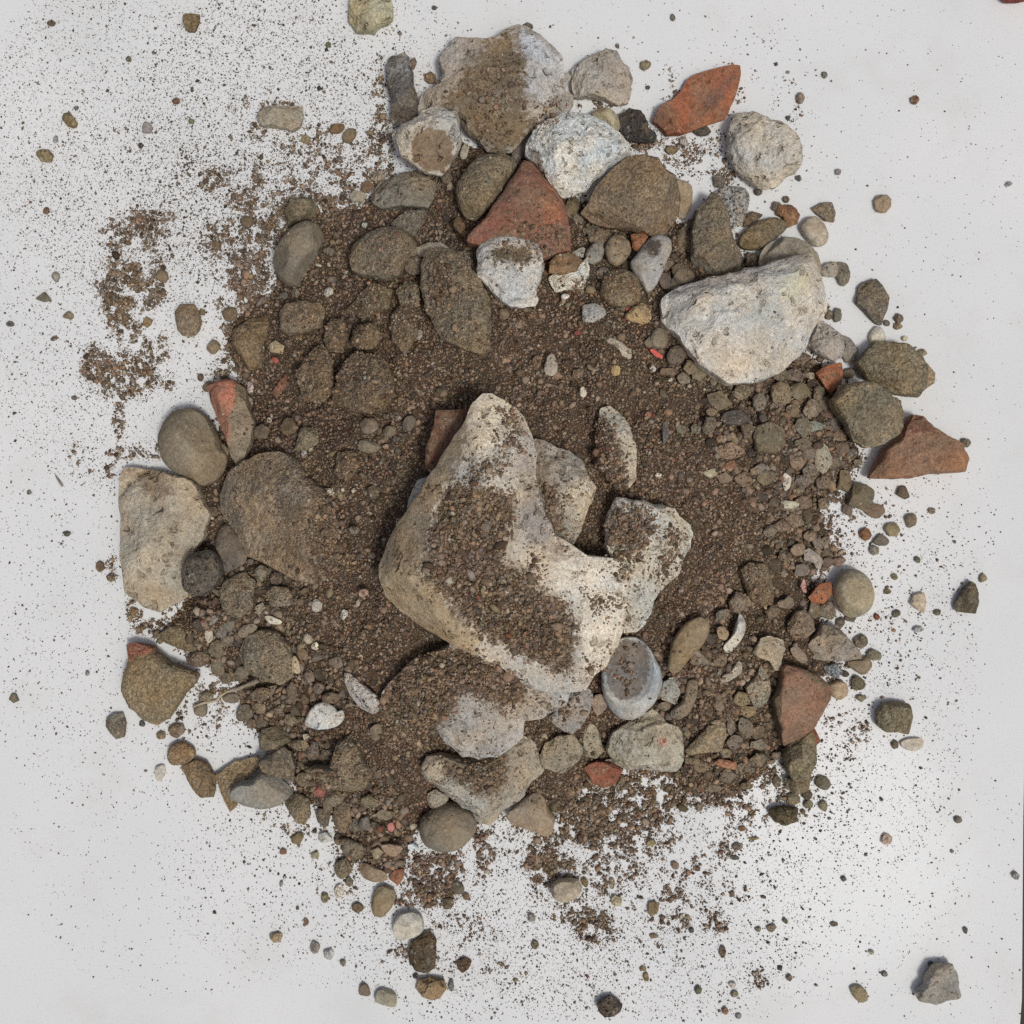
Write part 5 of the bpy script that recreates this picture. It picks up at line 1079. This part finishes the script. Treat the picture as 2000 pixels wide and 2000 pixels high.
def scatter():
    rg = np.random.default_rng(77)
    pos, rad, dark = [], [], []
    stone_pos, stone_rad = [], []
    # over the whole heap, dropped from above on whatever lies there
    lo, hi = HEAP.min(0) - 10, HEAP.max(0) + 10
    step = 3.4
    xs = np.arange(lo[0], hi[0], step); ys = np.arange(lo[1], hi[1], step)
    g = np.stack(np.meshgrid(xs, ys), -1).reshape(-1, 2)
    g = g + rg.uniform(-step * .55, step * .55, g.shape)
    d = edge_dist(g, HEAP); d = np.where(inpoly(g, HEAP), d, -d)
    ragged = d + 16 * fbm(np.c_[g / 14, np.zeros(len(g))], 3, 3)
    g = g[ragged > -4]
    big = fbm(np.c_[g / 60, np.zeros(len(g))], 3, 8)
    for (x, y), bg in zip(g, big):
        hit = cast(x, y)
        if not hit: continue
        loc, nor, nm = hit
        if nm == 'soil_heap' or nm == 'board':
            if nm == 'board' and rg.random() > .5: continue
            r = rg.lognormal(math.log(1.72), .42) * (1 + .35 * max(bg, -.5))
            pos.append(loc + nor * (r * PX * rg.uniform(.0, .75))); rad.append(r * PX)
            ing = in_gravel(x, y)
            if rg.random() < (.10 if ing else .010):
                r2 = rg.uniform(3.5, 9 if ing else 7.5)
                pos.append(loc + nor * (r2 * PX * .4)); rad.append(r2 * PX)
        else:
            s = SPRINK.get(nm, .1)
            if nor.z < .55: s *= .2
            clump = fbm(np.array([[x / 26, y / 26, 1.]]), 3, 12)[0]
            if rg.random() < s * max(.12, .75 + 1.6 * clump):
                r = rg.lognormal(math.log(1.35 if s < .9 else 1.9), .38)
                stone_pos.append(loc + nor * (r * PX * .35)); stone_rad.append(r * PX)
    crumbs('soil_crumbs', pos, rad, soil_cols(len(pos), rg, 1.0, pos), True, 'brown soil crumbs and fine gravel covering the heap')
    # soil lying on particular stones
    for poly, dens, nm0 in SOILS:
        l2, h2 = poly.min(0) - 24, poly.max(0) + 24
        st = 2.7 / math.sqrt(dens)
        gg = np.stack(np.meshgrid(np.arange(l2[0], h2[0], st), np.arange(l2[1], h2[1], st)), -1).reshape(-1, 2)
        gg += rg.uniform(-st * .5, st * .5, gg.shape)
        jj = np.stack([fbm(np.c_[gg / 11, np.zeros(len(gg))], 3, 40), fbm(np.c_[gg / 11, np.ones(len(gg)) * 3], 3, 41)], 1) * 14
        hole = fbm(np.c_[gg / 16, np.ones(len(gg)) * 9], 3, 42)
        sd = edge_dist(gg + jj, poly)
        sd = np.where(inpoly(gg + jj, poly), sd, -sd)
        pr = np.clip((sd + 20) / 40, 0, 1) ** 1.6 * np.clip(.75 + .5 * dens - 1.5 * hole, 0, 1)
        sel = rg.random(len(gg)) < pr
        for (x, y), s_d in zip(gg[sel], sd[sel]):
            hit = cast(x, y)
            if not hit or hit[2] == 'board': continue
            if SPRINK.get(hit[2], 1) > 9: continue
            r = rg.lognormal(math.log(1.75 if s_d > 0 else 1.4), .48)
            pile = min(max(s_d, 0) / 40, 1) * 3.6 * dens
            stone_pos.append(hit[0] + hit[1] * (r * PX * rg.uniform(0, .7)) + Vector((0, 0, PX * rg.uniform(0, pile) * 1.6))); stone_rad.append(r * PX)
    crumbs('soil_on_stones', stone_pos, stone_rad, soil_cols(len(stone_pos), rg, 1.0, stone_pos), True, 'brown soil crumbs lying on top of the stones of the heap')
scatter()

def spills():
    rg = np.random.default_rng(99)
    # brown soil spilled on the board: x, y, radii, density, grain radius
    SP = [(236, 555, 46, 52, .9, 2.5), (285, 578, 40, 26, .7, 2.4), (228, 610, 24, 44, .8, 2.6), (252, 650, 24, 34, .6, 2.3), (243, 735, 58, 44, .8, 2.6), (185, 715, 26, 40, .7, 2.4), (285, 712, 18, 50, .6, 2.3),
          (307, 545, 16, 46, .7, 2.4), (318, 700, 12, 48, .6, 2.4), (330, 745, 14, 20, .4, 2.2), (232, 815, 12, 42, .5, 2.2), (290, 455, 40, 36, .6, 2.3), (226, 462, 32, 30, .55, 2.3), (275, 420, 44, 14, .45, 2.2), (330, 425, 14, 14, .5, 2.2),
          (150, 880, 14, 30, .3, 2.2), (205, 915, 28, 22, .5, 2.4), (240, 885, 30, 14, .5, 2.4), (310, 880, 40, 16, .6, 2.6), (484, 545, 40, 58, .9, 2.5), (440, 470, 46, 46, .35, 2.2), (420, 470, 20, 24, .6, 2.4), (445, 660, 24, 30, .5, 2.4), (455, 735, 34, 18, .5, 2.3), (430, 600, 16, 22, .4, 2.2),
          (415, 350, 30, 24, .5, 2.2), (485, 390, 40, 26, .45, 2.2), (505, 335, 12, 30, .6, 2.3), (560, 400, 80, 60, .28, 2.1), (640, 330, 110, 60, .22, 2.0), (700, 370, 70, 34, .45, 2.2), (745, 300, 24, 90, .5, 2.2), (738, 180, 14, 70, .3, 2.0), (610, 280, 60, 40, .2, 2.0), (650, 315, 22, 24, .5, 2.2), (470, 205, 20, 26, .4, 2.1), (500, 260, 24, 18, .4, 2.2), (545, 205, 36, 9, .6, 2.1), (510, 460, 40, 50, .4, 2.3), (450, 345, 14, 16, .6, 2.2),
          (1255, 270, 34, 24, .8, 2.1), (1290, 300, 70, 30, .35, 2.0), (1380, 300, 60, 50, .18, 1.9), (1420, 345, 24, 20, .5, 2.0), (1420, 180, 30, 60, .08, 1.8), (1160, 205, 40, 10, .5, 2.0), (1540, 200, 30, 50, .1, 2.0), (1310, 190, 20, 60, .2, 1.9),
          (1110, 1600, 100, 46, .8, 2.5), (1060, 1680, 26, 70, .75, 2.4), (1075, 1690, 50, 24, .8, 2.5), (1190, 1630, 50, 46, .5, 2.3), (1260, 1590, 60, 30, .75, 2.4), (1270, 1640, 60, 30, .35, 2.2), (1180, 1700, 70, 50, .3, 2.2), (1130, 1770, 40, 18, .55, 2.3), (1160, 1812, 40, 28, .85, 2.4), (1095, 1790, 20, 16, .5, 2.3), (1340, 1690, 30, 20, .3, 2.2), (1310, 1745, 26, 16, .5, 2.2), (1400, 1800, 24, 22, .6, 2.4), (1325, 1800, 18, 26, .5, 2.3), (1480, 1912, 20, 18, .5, 2.3),
          (1250, 1760, 140, 110, .10, 2.1), (1400, 1700, 120, 100, .08, 2.0), (850, 1715, 48, 52, 1., 2.5), (815, 1755, 60, 14, .7, 2.4), (880, 1690, 30, 40, .5, 2.3), (945, 1660, 22, 56, .45, 2.2), (935, 1640, 10, 40, .6, 2.2), (1000, 1640, 60, 70, .12, 2.0), (900, 1830, 80, 80, .13, 2.0), (790, 1860, 30, 14, .4, 2.2), (985, 1900, 40, 30, .15, 2.0), (920, 1590, 30, 20, .5, 2.3),
          (220, 1110, 18, 22, .55, 2.3), (262, 1190, 16, 26, .5, 2.3), (300, 1230, 36, 20, .6, 2.4), (370, 1380, 80, 60, .12, 2.1), (430, 1370, 40, 60, .18, 2.2), (420, 1340, 30, 12, .5, 2.2), (600, 1620, 50, 40, .2, 2.1), (650, 1720, 50, 50, .15, 2.1), (700, 1580, 50, 20, .5, 2.3), (540, 1580, 60, 40, .08, 1.9),
          (1640, 960, 26, 40, .4, 2.3), (1640, 1030, 30, 60, .25, 2.2), (1620, 1080, 30, 20, .5, 2.3), (1640, 870, 22, 22, .6, 2.4), (1700, 1010, 50, 60, .06, 2.1), (1640, 1320, 40, 40, .25, 2.2), (1640, 1440, 50, 50, .12, 2.1), (1680, 1420, 18, 14, .4, 2.2), (1500, 1490, 30, 30, .5, 2.3), (1500, 1560, 50, 50, .25, 2.2), (1560, 1560, 50, 50, .15, 2.1), (1330, 1555, 110, 24, .9, 2.6), (620, 415, 90, 30, .8, 2.4), (552, 450, 40, 40, .8, 2.4), (515, 600, 34, 30, .7, 2.4), (455, 735, 40, 40, .5, 2.3), (840, 300, 40, 50, .7, 2.3), (400, 1150, 60, 30, .7, 2.4), (1230, 1520, 40, 30, .8, 2.5), (1450, 1560, 40, 20, .5, 2.4), (1160, 1560, 60, 40, .8, 2.5), (1440, 1600, 40, 20, .3, 2.2), (1420, 1660, 30, 16, .3, 2.2), (1730, 1240, 80, 120, .05, 2.0), (1850, 1100, 60, 60, .04, 2.1), (1616, 590, 14, 16, .4, 2.4), (1440, 440, 40, 30, .2, 2.1), (1420, 400, 40, 40, .1, 2.1)]
    pos, rad = [], []
    for x, y, rx, ry, dn, r in SP:
        n = int(math.pi * rx * ry * dn / (r * r * 1.25))
        a = rg.uniform(0, 2 * math.pi, n); q = np.sqrt(rg.random(n)) * rg.uniform(.8, 1.2, n)
        p = np.stack([x + rx * q * np.cos(a), y + ry * q * np.sin(a)], 1)
        nz = fbm(np.c_[p / 13, np.zeros(n)], 3, 17)
        keep = nz > (.12 - .42 * dn) + .3 * np.maximum(q - .8, 0)
        p = p[keep]
        rr = rg.lognormal(math.log(r * .82), .42, len(p))
        for (px, py), r1 in zip(p, rr):
            hit = cast(px, py)
            if not hit or hit[2] not in ('board', 'soil_heap'): continue
            pos.append(hit[0] + Vector((0, 0, r1 * PX * rg.uniform(.3, 1.1)))); rad.append(r1 * PX)
    fpos, frad = [], []
    for x, y, rx, ry, dn, r in SP:
        n = int(math.pi * rx * ry * dn * .42)
        a = rg.uniform(0, 2 * math.pi, n); q = np.sqrt(rg.random(n)) * rg.uniform(.8, 1.5, n)
        p = np.stack([x + rx * q * np.cos(a), y + ry * q * np.sin(a)], 1)
        nz = fbm(np.c_[p / 13, np.zeros(n)], 3, 17)
        p = p[nz > (.02 - .5 * dn) + .45 * np.maximum(q - .9, 0)]
        for px, py in p:
            hit = cast(px, py)
            if not hit or hit[2] != 'board': continue
            r1 = rg.lognormal(math.log(.85), .35)
            fpos.append(hit[0] + Vector((0, 0, r1 * PX * .4))); frad.append(r1 * PX)
    crumbs('spilled_powder', fpos, frad, soil_cols(len(fpos), rg, .95, fpos), False, 'powdery brown soil smears between the crumbs spilled on the board', squash=.6)
    crumbs('spilled_soil', pos, rad, soil_cols(len(pos), rg, 1.0, pos), True, 'patches of brown soil spilled on the board around the heap')
    # fine dust over the board
    DU = [(330, 250, 340, 300, 14000, .62), (300, 620, 300, 330, 9000, .6), (620, 200, 300, 220, 7000, .65), (1150, 1780, 420, 180, 7000, .65), (650, 1700, 300, 200, 3000, .62), (1680, 1250, 200, 420, 3500, .62), (350, 250, 330, 300, 11000, .98), (560, 280, 280, 270, 6000, 1.15), (250, 600, 250, 320, 6500, 1.0), (520, 420, 210, 140, 2800, 1.4), (120, 1050, 150, 360, 1900, 1.0), (260, 1350, 240, 220, 1100, 1.0), (350, 1650, 300, 260, 1100, .95),
          (600, 1700, 220, 160, 900, 1.25), (950, 1800, 260, 200, 3000, 1.08), (1250, 1780, 300, 200, 3600, 1.12), (1150, 1900, 420, 110, 1500, .95), (1600, 1700, 240, 220, 1300, .95), (1720, 1350, 170, 300, 1500, 1.15), (1760, 1050, 160, 200, 500, 1.1),
          (1650, 300, 330, 300, 420, 1.05), (1100, 100, 420, 110, 420, 1.1), (1350, 290, 120, 90, 420, 1.6), (1480, 230, 120, 160, 160, 1.5), (1850, 700, 160, 400, 220, 1.0), (1820, 1750, 180, 250, 420, 1.05), (1000, 1000, 1400, 1400, 1500, 1.0), (780, 180, 120, 160, 420, 1.3), (1560, 1560, 130, 120, 500, 1.5), (420, 1390, 110, 90, 260, 1.5), (560, 1600, 160, 90, 420, 1.2), (1640, 1250, 90, 300, 420, 1.6)]
    pos, rad = [], []
    for x, y, rx, ry, n, r in DU:
        a = rg.uniform(0, 2 * math.pi, n); q = rg.random(n) ** .55 * 1.15
        p = np.stack([x + rx * q * np.cos(a), y + ry * q * np.sin(a)], 1)
        p = p[(p > -160).all(1) & (p < 1994).all(1)]
        rr = np.clip(rg.lognormal(math.log(r * .93), .45, len(p)), .35, 5)
        for (px, py), r1 in zip(p, rr):
            hit = cast(px, py)
            if not hit or hit[2] != 'board': continue
            pos.append(hit[0] + Vector((0, 0, r1 * PX * .5))); rad.append(r1 * PX)
    c = soil_cols(len(pos), rg, .8)
    c = c * .75 + c.mean(1, keepdims=True) * .25
    crumbs('fine_dust', pos, rad, c, False, 'fine dark dust specks sprinkled over the white board', squash=.7)
spills()

# ------------------------------------------------------------------ the thin root
def root():
    line = pts('H', "990,408 960,420 900,446 860,466 820,475 780,490 740,512 722,538 690,546 640,555 600,570 575,577")
    P3 = []
    for i, (x, y) in enumerate(line):
        hit = cast(x, y)
        z = max(0.0006, hit[0].z + 0.0008) if hit else 0.001
        w = world_xy(np.array([[x, y]]), z)[0]
        P3.append(Vector((w[0], w[1], z)))
    zs = [p.z for p in P3]
    for i, p in enumerate(P3):
        p.z = max(zs[i], (zs[max(i - 1, 0)] + zs[min(i + 1, len(zs) - 1)]) / 2)
    V, F, k = [], [], 8
    for i, p in enumerate(P3):
        a = P3[max(i - 1, 0)]; b = P3[min(i + 1, len(P3) - 1)]
        t = (b - a).normalized(); u = t.cross(Vector((0, 0, 1))).normalized(); w = u.cross(t)
        r = (0.0011 - 0.00065 * i / len(P3)) * (1 + .2 * math.sin(i * 2.3))
        for j in range(k):
            q = 2 * math.pi * j / k
            V.append(p + u * math.cos(q) * r + w * math.sin(q) * r)
    for i in range(len(P3) - 1):
        for j in range(k):
            F.append((i * k + j, i * k + (j + 1) % k, (i + 1) * k + (j + 1) % k, (i + 1) * k + j))
    o = mesh_obj('root', [tuple(v) for v in V], np.array(F), MAT['smooth'], np.tile(albedo((158, 144, 122)), (len(V), 1)))
    tag(o, 'thin pale root lying across gravel at the lower left edge', 'root')
root()
